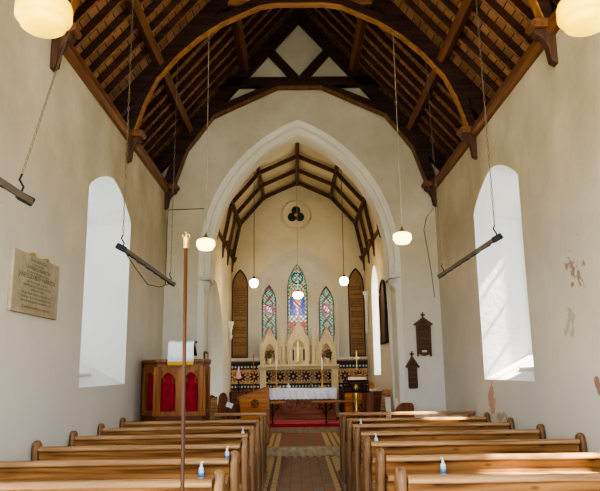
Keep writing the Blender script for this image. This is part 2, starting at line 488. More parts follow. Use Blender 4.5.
prof = [(0, D), (.07, D+.07), (.09, D+.07), (.105, D+.13), (.10, D+.17), (.125, D+.19), (.165, D+.25), (.18, D+.25), (.20, D+.33), (.20, D2)]
for (d0, y0), (d1, y1) in zip(prof, prof[1:]):
    strip(bm, [(x, y0, z) for x, z in arch_pts(d0)], [(x, y1, z) for x, z in arch_pts(d1)], closed=False)
for s in (-1, 1):   # plain chamfered jambs below the springing
    j = [(jo, D), (jo-.10, D+.10), (jo-.10, D2)]
    for (a0, y0), (a1, y1) in zip(j, j[1:]):
        strip(bm, [(CX+s*a0, y0, -.1), (CX+s*a0, y0, 3.36)], [(CX+s*a1, y1, -.1), (CX+s*a1, y1, 3.36)], closed=False)
    box(bm, *sorted((CX+s*(jo-.02), CX+s*(jo-.20))), D+.09, D2, 3.30, 3.36)
bmesh.ops.remove_doubles(bm, verts=bm.verts[:], dist=1e-4)
struct('trim_1', bm, M['arch'])

# carved corbels under the inner order of the arch
def corbel(s, label):
    x = CX + s*(jo+.02)
    t = thing('stone_corbel', label, 'corbel', (x, D+.30, 2.85))
    b = B()   # abacus
    prism(b, [(0.02*-s, 0), (-s*.24, 0), (-s*.24, .05), (-s*.215, .07), (0.02*-s, .07)], 'y', -.30, .34)
    for v in b.verts: v.co.z += .44
    obj('abacus', b, M['corbel'], t, bevel=.01)
    b = B()   # tapering carved bell
    rings = []
    for z, dx, hw in ((.44, .205, .27), (.36, .195, .26), (.27, .17, .23), (.18, .13, .18), (.09, .08, .11), (0, .03, .04)):
        r = []
        for q in range(9):
            a = PI*q/8 - PI/2
            wob = 1 + .07*math.cos(q*PI)
            r.append(b.verts.new((-s*dx*math.cos(a)*wob, hw*math.sin(a), z)))
        rings.append(r)
    for a_, b_ in zip(rings, rings[1:]):
        for q in range(8): b.faces.new((a_[q], a_[q+1], b_[q+1], b_[q]))
    b.faces.new(rings[-1])
    for q in range(5):
        sphere(b, (-s*.135, -.16+.08*q, .30+.03*(q % 2)), .05, 1, .9, 1.1, 8)
    obj('carved_foliage', b, M['corbel'], t, smooth=True)
    return t
corbel(-1, 'pale carved stone corbel under the left foot of the big chancel arch')
corbel(1, 'pale carved stone corbel under the right foot of the big chancel arch')

# ------------------------------------------------------------------ chancel shell
# right wall with splayed lancet
bm = B()
h1 = lancet(15.28, .62, 1.46, 3.35, 4.06, 8); h2 = lancet(15.56, .31, 1.60, 3.4, 3.98, 8)
holed(bm, [(D2, 0), (E+.4, 0), (E+.4, 4.75), (D2, 4.75)], [h1], lambda y, z: (CR, y, z))
holed(bm, [(D2, 0), (E+.4, 0), (E+.4, 5.2), (D2, 5.2)], [h2], lambda y, z: (CR+.62, y, z))
wr = struct('wall_chancel_right', bm, M['chancel'])
rb = B(); strip(rb, [(CR, y, z) for y, z in h1], [(CR+.56, y, z) for y, z in h2]); strip(rb, [(CR+.56, y, z) for y, z in h2], [(CR+.63, y, z) for y, z in h2])
obj('window_reveal', rb, M['reveal'], wr)
fb = B(); L1 = lancet(15.56, .31, 1.60, 3.4, 3.98, 8); L2 = lancet(15.56, .28, 1.63, 3.4, 3.94, 8)
strip(fb, [(CR+.57, y, z) for y, z in L1], [(CR+.57, y, z) for y, z in L2]); strip(fb, [(CR+.57, y, z) for y, z in L2], [(CR+.6, y, z) for y, z in L2])
wn = struct('window_5', fb, M['lead'])
pb = B(); pb.faces.new([pb.verts.new((CR+.585, y, z)) for y, z in L1]); obj('pane', pb, M['obscured'], wn)
# left wall with the tall half-hidden arch into the organ chamber
R_, cy = 2.75, 12.72
arc = []
for i in range(15):
    a = math.radians(62)*i/14
    arc.append((15.46 - R_ + R_*math.cos(a), 2.0 + 1.0*(R_*math.sin(a))*.62))
arc = [(y, z) for y, z in arc if y > D2+.02]
outl = [(D2, .0), (15.46, .0)] + arc + [(D2, arc[-1][1]+.04)]
bm = B()
wl = [(15.46, 0), (E+.4, 0), (E+.4, 4.75), (D2, 4.75), (D2, arc[-1][1]+.04)] + arc[::-1]
bm.faces.new([bm.verts.new((CL, y, z)) for y, z in wl])
strip(bm, [(CL, y, z) for y, z in outl[1:]], [(CL-.5, y, z) for y, z in outl[1:]], closed=False)
struct('wall_chancel_left', bm, M['chancel'])
bm = B()   # organ chamber beyond the arch
x0, x1, y0, y1, z0, z1 = -3.4, CL-.5, D2+.02, 16.0, 0, 4.6
for f in ([(x0,y0,z0),(x0,y1,z0),(x0,y1,z1),(x0,y0,z1)], [(x0,y1,z0),(x1,y1,z0),(x1,y1,z1),(x0,y1,z1)],
          [(x0,y0,z1),(x0,y1,z1),(x1,y1,z1),(x1,y0,z1)], [(x0,y0,.15),(x1,y0,.15),(x1,y1,.15),(x0,y1,.15)],
          [(x0,y0,z0),(x1,y0,z0),(x1,y0,z1),(x0,y0,z1)], [(x1,15.46,z0),(x1,y1,z0),(x1,y1,z1),(x1,15.46,z1)]):
    bm.faces.new([bm.verts.new(p) for p in f])
struct('wall_organ_chamber', bm, M['chancel'])

# east wall: recess arch, three lancets, roundel
RCX = -.045
rec = lancet(RCX, 1.35, 1.9, 3.2, 4.94, 14); rec2 = lancet(RCX, 1.10, 1.9, 3.2, 4.72, 14)
LZ = 1.9
lights = [(-.86, .205, 3.42, 3.95), (-.075, .285, 3.78, 4.53), (.73, .215, 3.36, 3.90)]
lh = [lancet(c, hw, LZ+.05, zs, za, 8) for c, hw, zs, za in lights]
chroof = [(CX-1.84, 4.72), (CX-1.66, 5.66), (CX-.98, 6.44), (CX, 6.86), (CX+.98, 6.44), (CX+1.66, 5.66), (CX+1.84, 4.72)]
bm = B()
holed(bm, [(CL-.05, 0), (CR+.05, 0), (CR+.05, 4.75)] + [(x, z+.06) for x, z in chroof[::-1]] + [(CL-.05, 4.75)], [rec], lambda x, z: (x, E, z))
# outer skin so that daylight only comes through the lights
holed(bm, [(-3.5, 0), (3.5, 0), (3.5, 7.4), (-3.5, 7.4)], lh, lambda x, z: (x, E+.46, z))
we = struct('wall_east', bm, M['chancel'])
bm = B()
strip(bm, [(x, E, z) for x, z in rec], [(x, E+.28, z) for x, z in rec2])
holed(bm, rec2, lh, lambda x, z: (x, E+.28, z))
for l in lh: strip(bm, [(x, E+.28, z) for x, z in l], [(x, E+.46, z) for x, z in l])
obj('window_recess', bm, M['recess'], we)

# leaded stained glass
def medallion(s, t, cells):
    return None
GREEN, PALE, RED, BLUE, GOLD, WHITE, LEAD, DGREEN, PINK = (50, 120, 60), (150, 205, 140), (200, 8, 6), (6, 26, 120), (235, 165, 20), (255, 252, 232), (10, 10, 8), (8, 70, 30), (225, 140, 100)
def side_light(w, h):
    def f(i, j, s, t):
        x = (s-.5)*w; z = t*h
        ed = min(s, 1-s)*w
        if ed < .018: return LEAD
        if ed < .045:
            q = int(z/.028) % 4
            return (RED, LEAD, GREEN, LEAD)[q]
        # medallion roundels on the stem
        for zc, r in ((1.31, .155), (.66, .13), (.10, .12)):
            d = math.hypot(x, z-zc)
            if d < r:
                if d > r-.014: return LEAD
                if d > r-.05: return RED
                if d > r-.062: return LEAD
                a = math.atan2(z-zc, x)
                if d < .055: return (RED, WHITE, GOLD)[int((a+PI)/.9) % 3]
                return (BLUE, WHITE, BLUE, (40, 110, 150))[int((a+PI)*1.3+d*30) % 4]
        # small diaper quatrefoils
        p = .30; zz = (z-1.62+p/2) % p - p/2
        if abs(abs(x)*1.25 - abs(zz)) < .016: return LEAD
        if abs(abs(x)*1.25 - abs(zz)) < .036: return (170, 60, 20)
        d = math.hypot(x, zz)
        if d < .03: return GOLD
        if d < .055: return RED
        k = math.sin(x*75)*math.sin(zz*75)
        return PALE if k > -.1 else DGREEN
    return f
def centre_light(w, h):
    def f(i, j, s, t):
        x = (s-.5)*w; z = t*h
        ed = min(s, 1-s)*w
        if ed < .016: return LEAD
        if ed < .055:
            q = int(z/.035) % 3
            return (DGREEN, GOLD, (70, 140, 70))[q]
        if z > 1.86:     # green tracery head
            zz = z-2.18
            for cx_, cz_ in ((0, 0), (.14, -.18), (-.14, -.18), (0, .28)):
                d = math.hypot(x-cx_, zz-cz_)
                if d < .03: return RED
                if d < .05: return GOLD
            d = math.hypot(x, zz)
            if abs(d-.15) < .022 or abs(abs(x)-abs(zz)*.8) < .02: return LEAD
            if abs(d-.24) < .018: return (150, 110, 60)
            k = math.sin(x*70)*math.sin(zz*70)
            return (150, 214, 160) if k > -.1 else DGREEN
        if z > 1.66:     # red and gold canopy
            k = math.sin(x*60)*math.sin(z*60)
            return GOLD if k > .1 else ((196, 60, 40) if abs(x) < .17 else (90, 120, 60))
        # robed figure: red mantle with blue drapery on both sides
        zz = z-1.44
        d = math.hypot(x, (z-1.63))
        if d < .05: return PINK
        if d < .10: return GOLD
        if abs(x) < .07 + .05*math.sin(z*9) and zz > -.28: return (RED, (214, 70, 40), WHITE)[int((x+zz)*30) % 3]
        if abs(x) < .21 and zz > -.30: return (BLUE, (10, 40, 150), BLUE, (40, 90, 190))[int(abs(x)*40+z*22) % 4]
        if zz > -.48:    # cluster of pale heads
            k = math.sin(x*50)*math.sin(z*50)
            return WHITE if k > .3 else (GOLD if k > -.2 else (70, 90, 130))
        if math.hypot(abs(x)-.17, z-.93) < .08: return (216, 26, 40)
        k = math.sin(x*48+2)*math.sin(z*48)
        return (RED, DGREEN, GOLD, (110, 60, 60))[int((k+1)*1.99)]
    return f
for n, (c, hw, zs, za) in enumerate(lights):
    w, h = hw*2, za-LZ-.05
    g = centre_light(w, h) if n == 1 else side_light(w, h)
    fb = B(); L1 = lancet(c, hw, LZ+.05, zs, za, 8); L2 = lancet(c, hw-.014, LZ+.065, zs, za-.02, 8)
    strip(fb, [(x, E+.365, z) for x, z in L1], [(x, E+.365, z) for x, z in L2]); strip(fb, [(x, E+.365, z) for x, z in L2], [(x, E+.39, z) for x, z in L2])
    wn = struct('window_%d' % (6+n), fb, M['lead'])
    nu = int(w/.0145)
    grid('stained_glass', (c-hw, E+.38, LZ+.05), (w, 0, 0), (0, 0, h), nu, int(h/.0145), g, M['stained'], wn)
# roundel with a trefoil of dark glass
bm = B()
ring = [(-.085+.40*math.cos(2*PI*i/36), E-.005, 5.865+.40*math.sin(2*PI*i/36)) for i in range(36)]
tube(bm, ring, .035, 8, closed=True)
wn = struct('window_9', bm, M['chancel'], smooth=True)
bm = B()
for a in (90, 210, 330):
    cx_, cz_ = -.085+.125*math.cos(math.radians(a)), 5.865+.125*math.sin(math.radians(a))
    vs = [bm.verts.new((cx_+.112*math.cos(2*PI*i/20), E-.012, cz_+.112*math.sin(2*PI*i/20))) for i in range(20)]
    bm.faces.new(vs)
obj('trefoil_glass', bm, M['trefoil'], wn)
bm = B()
for a in (90, 210, 330):
    cx_, cz_ = -.085+.125*math.cos(math.radians(a)), 5.865+.125*math.sin(math.radians(a))
    tube(bm, [(cx_+.112*math.cos(2*PI*i/20), E-.015, cz_+.112*math.sin(2*PI*i/20)) for i in range(20)], .012, 6, closed=True)
    tube(bm, [(cx_-.05, E-.016, cz_-.05), (cx_+.05, E-.016, cz_+.05)], .006, 5)
obj('tracery', bm, M['black'], wn)
bm = B(); sphere(bm, (-.085, E-.02, 5.865), .05, 1, .3, 1); obj('boss', bm, M['gold'], wn, smooth=True)

# chancel ceiling (plaster between the timbers)
bm = B()
strip(bm, [(x, D2, z) for x, z in chroof], [(x, E+.4, z) for x, z in chroof], closed=False)
for s, x in ((-1, CL), (1, CR)):
    strip(bm, [(x, D2, 4.70), (x, E+.4, 4.70)], [(chroof[0 if s < 0 else -1][0], D2, 4.74), (chroof[0 if s < 0 else -1][0], E+.4, 4.74)], closed=False)
cc = struct('ceiling_chancel', bm, M['chancel'])
in2 = [(CX-1.80, 4.58), (CX-1.60, 5.58), (CX-.94, 6.34), (CX, 6.76), (CX+.94, 6.34), (CX+1.60, 5.58), (CX+1.80, 4.58)]
def seg_poly(bm, pts, w, y0, y1, up=.09):
    n = len(pts)
    for i in range(n-1):
        beam(bm, (pts[i][0], (y0+y1)/2, pts[i][1]), (pts[i+1][0], (y0+y1)/2, pts[i+1][1]), y1-y0, w)
LAB = ['thin arched brown chancel roof truss nearest the big stone arch', 'thin arched brown chancel roof truss in the middle of the three',
       'thin arched brown chancel roof truss set against the stained glass wall']
for y, lab in zip((15.0, 16.1, 17.26), LAB):
    t = thing('chancel_truss', lab, 'roof truss', (CX, y, 4.5))
    def rel(b):
        for v in b.verts: v.co -= Vector((CX, y, 4.5))
        return b
    for side in (0, 1):
        pp = in2[:4] if side == 0 else in2[3:]
        b = B(); seg_poly(b, pp, .085, y-.04, y+.04); obj('rib', rel(b), M['chtimber'], t)
        s = -1 if side == 0 else 1
        b = B(); xw = CL if s < 0 else CR
        prism(b, [(xw, 4.60), (xw-s*.12, 4.60), (xw-s*.11, 4.55), (xw-s*.055, 4.49), (xw-s*.04, 4.38), (xw-s*.035, 4.27), (xw, 4.23)], 'y', y-.032, y+.032)
        box(b, *sorted((xw, xw-s*.14)), y-.06, y+.06, 4.60, 4.65)
        obj('bracket', rel(b), M['chtimber'], t)
for i in (1, 2, 3, 4, 5):
    b = B(); x, z = in2[i]
    if i == 3: box(b, x-.045, x+.045, D2+.02, E, z-.05, z+.08)
    else: beam(b, (x, 14.4, z+.02), (x, E, z+.02), .08, .10)
    obj('purlin', b, M['chtimber'], cc)
for s, x in ((-1, CL), (1, CR)):
    b = B(); box(b, *sorted((x, x-s*.06)), 13.7, E, 4.61, 4.68); obj('wall_plate', b, M['chtimber'], cc)
    b = B(); prism(b, [(x, 4.80), (x-s*.09, 4.74), (x-s*.07, 4.62), (x-s*.035, 4.46), (x, 4.42)], 'y', 13.77, 13.83); obj('end_bracket', b, M['chtimber'], cc)

# ------------------------------------------------------------------ nave roof
bm = B()
bd = lambda x: roof(x)+.165
prf = [(-3.5, bd(3.5)), (0, bd(0)), (3.5, bd(3.5))]
strip(bm, [(x, -1, z) for x, z in prf], [(x, D2+.1, z) for x, z in prf], closed=False)
strip(bm, [(x, -1, z+.12) for x, z in prf], [(x, D2+.1, z+.12) for x, z in prf], closed=False)
ce = struct('ceiling', bm, M['boards'])
rm = None
for s in (-1, 1):
    y = 3.15
    while y < 11.95:
        if min(abs(y-6.1), abs(y-9.07), abs(y-11.85)) > .11:
            b = B()
            beam(b, (s*3.3, 0, roof(3.3)+.08), (0, 0, roof(0)+.08), .075, .13, up=(0, 1, 0)) if False else None
            x0, x1 = s*3.3, s*.02
            v = [b.verts.new(p) for p in ((x0,-.028,roof(x0)),(x0,.028,roof(x0)),(x1,.028,roof(x1)),(x1,-.028,roof(x1)),
                 (x0,-.028,roof(x0)+.16),(x0,.028,roof(x0)+.16),(x1,.028,roof(x1)+.16),(x1,-.028,roof(x1)+.16))]
            for f in ((0,1,2,3),(4,7,6,5),(0,4,5,1),(1,5,6,2),(2,6,7,3),(3,7,4,0)): b.faces.new([v[q] for q in f])
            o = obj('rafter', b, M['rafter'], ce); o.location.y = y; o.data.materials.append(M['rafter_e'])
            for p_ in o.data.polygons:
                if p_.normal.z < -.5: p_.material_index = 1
        y += .352
# purlins
for s in (-1, 1):
    for px, pz in ((2.17, 6.23), (1.085, 7.49)):
        b = B()
        Mx = Matrix.Translation((s*px, 0, pz)) @ Matrix.Rotation(s*math.atan(1.16), 4, 'Y')
        box(b, -.055, .055, 3.0, 11.95, -.085, .085, Mx)
        obj('purlin', b, M['purlin'], ce)
b = B(); box(b, -.05, .05, 3.0, 11.95, roof(0)-.12, roof(0)+.12); obj('ridge_board', b, M['dark'], ce)
# wall plates
for i, s in enumerate((-1, 1)):
    b = B()
    prism(b, [(s*(W+.02), 4.95), (s*(W-.05), 4.96), (s*(W-.09), 5.0), (s*(W-.09), 5.09), (s*(W-.04), 5.13), (s*(W+.02), 5.13)], 'y', -1, D)
    struct('trim_%d' % (2+i), b, M['plate'])

SOFF = [(2.50, 5.12), (2.36, 5.58), (2.19, 5.95), (1.87, 6.34), (1.56, 6.63), (1.21, 6.87), (.63, 7.15), (.36, 7.19), (0, 7.19)]
THK = [.10, .16, .18, .17, .15, .13, .13, .15, .16]
def offset(pts, t):
    out = []
    for i, p in enumerate(pts):
        a, b = pts[max(i-1, 0)], pts[min(i+1, len(pts)-1)]
        dx, dz = b[0]-a[0], b[1]-a[1]; l = math.hypot(dx, dz)
        nx, nz = -dz/l, dx/l
        if nz < 0 or (abs(nz) < 1e-6 and nx < 0): nx, nz = -nx, -nz
        if nx < 0: nx = nx
        out.append((p[0]+nx*t[i], p[1]+nz*t[i]))
    return out
def offset_out(pts, t):
    """offset right-hand soffit points away from the nave centre"""
    out = []
    for i, p in enumerate(pts):
        a, b = pts[max(i-1, 0)], pts[min(i+1, len(pts)-1)]
        dx, dz = b[0]-a[0], b[1]-a[1]; l = math.hypot(dx, dz)
        out.append((p[0]+dz/l*t[i], p[1]-dx/l*t[i]))
    return out
def wall_bracket(s):
    """curved timber bracket standing under the wall plate"""
    b = B()
    pts = [(0, .05), (.22, .05), (.22, .0), (.14, -.05), (.085, -.15), (.065, -.30), (0, -.34)]
    prism(b, [(s*(W-x), 4.97+z) for x, z in pts], 'y', -.055, .055)
    return b
def cap_block(s):
    b = B()
    prism(b, [(s*(W+.0), 5.02), (s*(W-.22), 5.02), (s*(W-.26), 5.05), (s*(W-.26), 5.09), (s*(W-.22), 5.12), (s*(W+.0), 5.12)], 'y', -.10, .10)
    return b
def roof_truss(y, label, kind):
    t = thing('roof_truss', label, 'roof truss', (0, y, 0))
    for s in (-1, 1):
        b = B()   # principal rafter
        x0, x1 = 3.25, 0.0
        prism(b, [(s*x0, roof(x0)), (s*x1, roof(x1)), (s*x1, roof(x1)-.34), (s*x0, roof(x0)-.34)], 'y', -.07, .07)
        obj('principal_rafter', b, M['truss'], t)
        b = wall_bracket(s); wb = obj('wall_bracket', b, M['bracket'], t, bevel=.008)
        b = cap_block(s); obj('bracket_cap', b, M['plate'], wb, bevel=.01)
    if kind == 'arch':
        for s in (-1, 1):
            b = B(); out = offset_out(SOFF, THK)
            out[-1] = (0, SOFF[-1][1]+.18)
            prism(b, [(s*x, z) for x, z in SOFF] + [(s*x, z) for x, z in out[::-1]], 'y', -.06, .06)
            br = obj('arch_brace', b, M['truss'], t)
            b = B()   # varnished underside strip, lamp light put into its colour
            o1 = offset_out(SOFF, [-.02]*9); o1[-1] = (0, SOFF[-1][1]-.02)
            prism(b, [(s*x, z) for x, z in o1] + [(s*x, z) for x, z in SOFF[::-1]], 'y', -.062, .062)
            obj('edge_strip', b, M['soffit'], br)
            b = B(); prism(b, [(s*1.30, 7.30), (s*.05, 7.30), (s*.05, 7.52), (s*1.12, 7.52)], 'y', -.06, .06)
            obj('collar', b, M['truss'], t)
            b = B(); beam(b, (s*1.42, 0, 7.00), (s*1.12, 0, 7.24), .10, .05); beam(b, (s*1.14, 0, 7.245), (s*.78, 0, 7.25), .12, .05)
            obj('inner_strut', b, M['soffit'], t)
    else:
        SF = [(2.47, 4.95), (2.41, 5.18), (2.20, 5.82), (1.70, 6.50), (.43, 7.11), (0, 7.11)]
        for s in (-1, 1):
            b = B(); out = offset_out(SF, [.2, .2, .2, .15, .10, .10]); out[-1] = (0, 7.21)
            prism(b, [(s*x, z) for x, z in SF] + [(s*x, z) for x, z in out[::-1]], 'y', -.08, .08)
            br = obj('arch_brace', b, M['truss'], t)
            b = B(); o1 = offset_out(SF, [-.018]*6); o1[-1] = (0, 7.092)
            prism(b, [(s*x, z) for x, z in o1] + [(s*x, z) for x, z in SF[::-1]], 'y', -.085, .085)
            obj('edge_strip', b, M['plate'], br)
            b = B(); prism(b, [(s*1.62, 7.12), (0, 7.12), (0, 7.30), (s*1.46, 7.30)], 'y', -.07, .07)
            obj('collar', b, M['truss'], t)
            b = B(); beam(b, (s*.06, 0, 7.28), (s*.62, 0, 7.92), .12, .15); obj('raking_strut', b, M['truss'], t)
    return t
roof_truss(6.1, 'dark timber arched roof truss nearest the viewer, only its feet and brackets in sight', 'arch')
roof_truss(9.07, 'dark timber arched roof truss whose amber-edged arch spans the top of the view', 'arch')
roof_truss(11.86, 'dark timber roof truss with diagonal struts standing against the chancel arch wall', 'strut')

# ------------------------------------------------------------------ floors and steps
def aisle(i, j, s, t):
    x = -.62 + 1.24*s; y = 1.5 + 11.1*t
    ax = abs(x+.02)
    if y > 12.42: return ((206, 176, 110), (120, 86, 60))[int((x+5)/.075) % 2]
    if ax > .40:
        q = (ax-.40)/.20
        if q < .16 or q > .86: return (188, 168, 126)
        if .40 < q < .60: return (92, 66, 50)
        return (194, 176, 136) if (int(y/.08)) % 4 else (180, 140, 84)
    a = int(math.floor(x/.155+.5)); b = int(math.floor(y/.31))
    base = ((142, 92, 72), (118, 104, 92), (132, 86, 68))[(a*2+b) % 3]
    if (x/.155+.5) % 1 < .06 or (y/.31) % 1 < .05: return (92, 74, 60)
    return base
fl = B(); box(fl, -3.3, 3.3, -1.2, 12.6, -.12, -.004)
f = struct('floor', fl, M['stone'])
grid('floor_tiles', (-.62, 1.5, 0), (1.24, 0, 0), (0, 11.1, 0), 80, 444, aisle, M['floor_tile'], f)
for i, (x0, x1) in enumerate(((-2.6, -.585), (.505, 2.6))):
    b = B(); box(b, x0, x1, 1.0, 10.45, -.003, .05); struct('trim_%d' % (4+i), b, M['curb'], bevel=.008)
b = B(); box(b, CL-.05, CR+.05, 12.6, 15.6, -.1, .145); box(b, CX-1.95, CX+1.9, 12.58, 12.72, -.1, .149)
st = struct('floor_chancel', b, M['stone'], bevel=.01)
def chf(i, j, s, t):
    x = -1.8 + 3.5*s; y = 12.85 + 2.7*t; ax = abs(x+.02)
    if .46 < ax < .80:
        q = (ax-.46)/.34
        if .28 < q < .40 or .62 < q < .74: return (120, 84, 56)
        return (192, 172, 130)
    a = int(math.floor(x/.155+.5)); b_ = int(math.floor(y/.31))
    if ax < .46: return ((148, 98, 78), (130, 98, 84), (140, 90, 72), (122, 104, 92))[(a+2*b_) % 4]
    return ((120, 100, 84), (98, 84, 72))[(a+b_) % 2]
grid('floor_tiles', (-1.8, 12.85, .1495), (3.5, 0, 0), (0, 2.7, 0), 175, 90, chf, M['floor_tile'], st)
b = B(); box(b, CL, CR, 15.6, E, .1, .33); struct('trim_6', b, M['riser'], bevel=.01)
b = B()
box(b, -1.2, 1.0, 15.56, E-.05, .331, .352); box(b, -1.2, 1.0, 15.545, 15.575, .285, .352)
rc = tag(obj('red_carpet', b, M['carpet'], bevel=.008), 'red carpet covering the altar step and folded over its front edge', 'carpet')
b = B(); prism(b, [(15.585, .3525), (15.585, .357), (15.95, .357), (15.96, .395), (E-.1, .395), (E-.1, .3525)], 'x', -1.1, .98); tag(obj('foot_pace', b, M['carpet_top']), 'pinkish red low dais that the altar stands on', 'dais')

# ------------------------------------------------------------------ dado of encaustic tiles on the east wall
CR1, BLK, OCH, MAR, TAN, DGR, WHT = (214, 190, 146), (36, 30, 32), (172, 126, 78), (112, 42, 44), (200, 168, 120), (58, 70, 66), (206, 206, 194)
def dado(i, j, s, t):
    x = CL + (CR-CL)*s; z = .4 + 1.45*t
    def zig(z0, z1):
        p = .085; u = ((x) % p)/p; v = (z-z0)/(z1-z0)
        return WHT if abs((u-.5)*2) + abs((v-.5)*2) < .75 else (DGR if v > .12 and v < .88 else BLK)
    if z > 1.74: return MAR if z > 1.80 else BLK
    if z > 1.65: return zig(1.65, 1.74)
    if z > 1.63: return BLK
    if z > 1.25:
        p = .345; u = ((x+.04) % p) - p/2; v = z - 1.44
        r = math.hypot(u, v); a = math.atan2(v, u)
        star = .115 + .032*math.cos(8*a)
        if r < .028: return CR1
        if r < .055: return MAR
        if r < star: return BLK if (int((a+PI)/(PI/8)) % 2) else MAR
        if r < star + .028: return CR1
        d = abs(abs(u)+abs(v)-.21)
        if d < .022: return OCH
        if abs(abs(u)-p/2) < .045 and abs(v) < .06: return MAR if abs(v) < .03 else BLK
        return TAN if (abs(u) < .12 or abs(v) > .12) else OCH
    if z > 1.23: return BLK
    if z > 1.13: return zig(1.13, 1.23)
    if z > 1.11: return BLK
    a = int(math.floor((x+z)/.11)); b_ = int(math.floor((x-z)/.11))
    if ((x+z)/.11) % 1 < .08 or ((x-z)/.11) % 1 < .08: return (64, 44, 36)
    return ((138, 76, 52), (120, 66, 46), (150, 100, 60))[(a+2*b_) % 3]
b = B(); box(b, CL, CR, E-.055, E, .3, 1.85); dd = struct('trim_7', b, M['stone'])
grid('tile_dado', (CL, E-.058, .4), (CR-CL, 0, 0), (0, 0, 1.45), 280, 112, dado, M['tile'], dd)
b = B(); prism(b, [(E, 1.835), (E-.07, 1.835), (E-.12, 1.87), (E-.12, 1.91), (E-.06, 1.935), (E, 1.935)], 'x', CL, CR)
struct('trim_8', b, M['shelf'])

# ------------------------------------------------------------------ pews
def make_pew(name, x0, x1, label, group):
    """bench seen from behind; origin at the back, on the timber platform"""
    t = thing(name, label, 'pew', (0, 0, 0), group)
    prof = [(-.03, .0), (.47, .0), (.47, .50), (.455, .575), (.41, .615), (.34, .60), (.27, .57), (.20, .585), (.155, .64), (.13, .74), (.11, .83), (.08, .89), (.03, .922), (-.015, .895), (-.035, .83)]
    for a in (x0, x1-.066):
        b = B(); prism(b, prof, 'x', a, a+.066)
        obj('bench_end', b, M['pine_end'], t, bevel=.025, seg=3)
    b = B(); prism(b, [(-.02, .82), (.012, .82), (.085, .40), (.05, .40)], 'x', x0+.07, x1-.07)
    obj('back_panel', b, M['pine'], t)
    b = B(); prism(b, [(-.04, .815), (.035, .815), (.035, .845), (.015, .86), (-.03, .86), (-.05, .848), (-.052, .826)], 'x', x0+.07, x1-.07)
    obj('top_rail', b, M['pine_rail'], t, bevel=.006)
    b = B(); box(b, x0+.07, x1-.07, -.125, .03, .70, .722); box(b, x0+.07, x1-.07, -.135, -.118, .69, .732)
    obj('book_ledge', b, M['pine_rail'], t, bevel=.004)
    b = B(); box(b, x0+.07, x1-.07, .05, .45, .385, .42)
    obj('seat', b, M['pine'], t, bevel=.008)
    b = B(); box(b, x0+.07, x1-.07, .03, .06, .04, .40)
    obj('lower_panel', b, M['pine'], t)
    return t
ORD = ['nearest the viewer', 'second from the viewer', 'third from the viewer', 'third from the pulpit end', 'second from the pulpit end', 'closest to the pulpit']
ORD_R = ['nearest the viewer', 'second from the viewer', 'third from the viewer', 'fourth from the viewer', 'second behind the panelled front', 'closest to the panelled front']
pl = make_pew('pew', -2.595, -.585, '', 'pews left of the aisle')
pr = make_pew('pew', .50, 2.595, '', 'pews right of the aisle')
for i in range(6):
    o = pl if i == 0 else copy_tree(pl)
    o.location = (0, 4.22+1.005*i, .05); o['label'] = 'brown pine pew left of the aisle, ' + ORD[i]
    o = pr if i == 0 else copy_tree(pr)
    o.location = (0, 4.24+1.008*i, .05); o['label'] = 'brown pine pew right of the aisle, ' + ORD_R[i]
# the panelled fronts before the first row on each side
def pew_front(x0, x1, y, label):
    t = thing('pew_screen', label, 'pew screen', (x0, y, .05))
    w = x1-x0
    b = B(); box(b, .06, w-.06, -.012, .012, .08, .80); obj('panel', b, M['pine'], t)
    for a in (0, w-.075):
        b = B(); box(b, a, a+.075, -.03, .03, 0, .87); obj('post', b, M['pine_end'], t, bevel=.008)
    b = B(); box(b, -.01, w+.01, -.05, .05, .85, .895); obj('top_rail', b, M['pine_rail'], t, bevel=.012)
    b = B(); box(b, .07, w-.07, -.022, .022, .74, .80); obj('frieze_rail', b, M['pine_rail'], t, bevel=.004)
    b = B(); box(b, .07, w-.07, -.022, .022, .05, .15); obj('bottom_rail', b, M['pine_rail'], t, bevel=.004)
    n = 3 if w > 1.5 else 2
    for q in range(1, n):
        b = B(); box(b, w*q/n-.04, w*q/n+.04, -.02, .02, .15, .74); obj('muntin', b, M['pine_rail'], t)
    b = B(); box(b, .07, w-.07, -.16, .02, .655, .68); obj('book_ledge', b, M['pine_rail'], t, bevel=.004)
    return t
pew_front(-1.40, -.60, 10.30, 'short panelled pine pew front beside the pulpit, left of the aisle')
pew_front(.52, 2.56, 10.00, 'long panelled pine pew front right of the aisle, below the roll boards')

# bottles of hand gel on the book ledges
def bottle():
    t = thing('sanitiser_bottle', '', 'bottle', (0, 0, 0), 'hand gel bottles on the pew ledges')
    b = B(); lathe(b, [(.026, 0), (.029, .006), (.029, .10), (.026, .115), (.013, .128), (.012, .136)], seg=16); bo_ = obj('body', b, M['bottle'], t, smooth=True)
    b = B(); lathe(b, [(.0298, .018), (.0298, .066)], seg=16); obj('label_band', b, M['blue_label'], bo_, smooth=True)
    b = B(); lathe(b, [(.015, .132), (.015, .155), (.010, .158), (.006, .160), (.006, .172)], seg=12); box(b, -.006, .03, -.007, .007, .170, .182); obj('cap', b, M['cap'], bo_)
    return t
b0 = bottle()
spots = [(-.86, 4.22+1.005, 'gel bottle on the left pews, nearest the viewer'), (-.77, 4.22+2.01, 'gel bottle on the left pews, middle of the three'),
         (-.79, 4.22+4.02, 'gel bottle on the left pews, farthest from the viewer'), (1.0, 4.24+1.008, 'gel bottle on the right pews, nearest the viewer'),
         (.73, 4.24+3.024, 'gel bottle on the right pews, middle of the three'), (.765, 4.24+5.04, 'gel bottle on the right pews, farthest from the viewer')]
for i, (x, y, lab) in enumerate(spots):
    o = b0 if i == 0 else copy_tree(b0)
    o.location = (x, y-.086, .772); o['label'] = 'small white and blue ' + lab; o.rotation_euler.z = .7*i; o.scale = (.70, .70, .70)

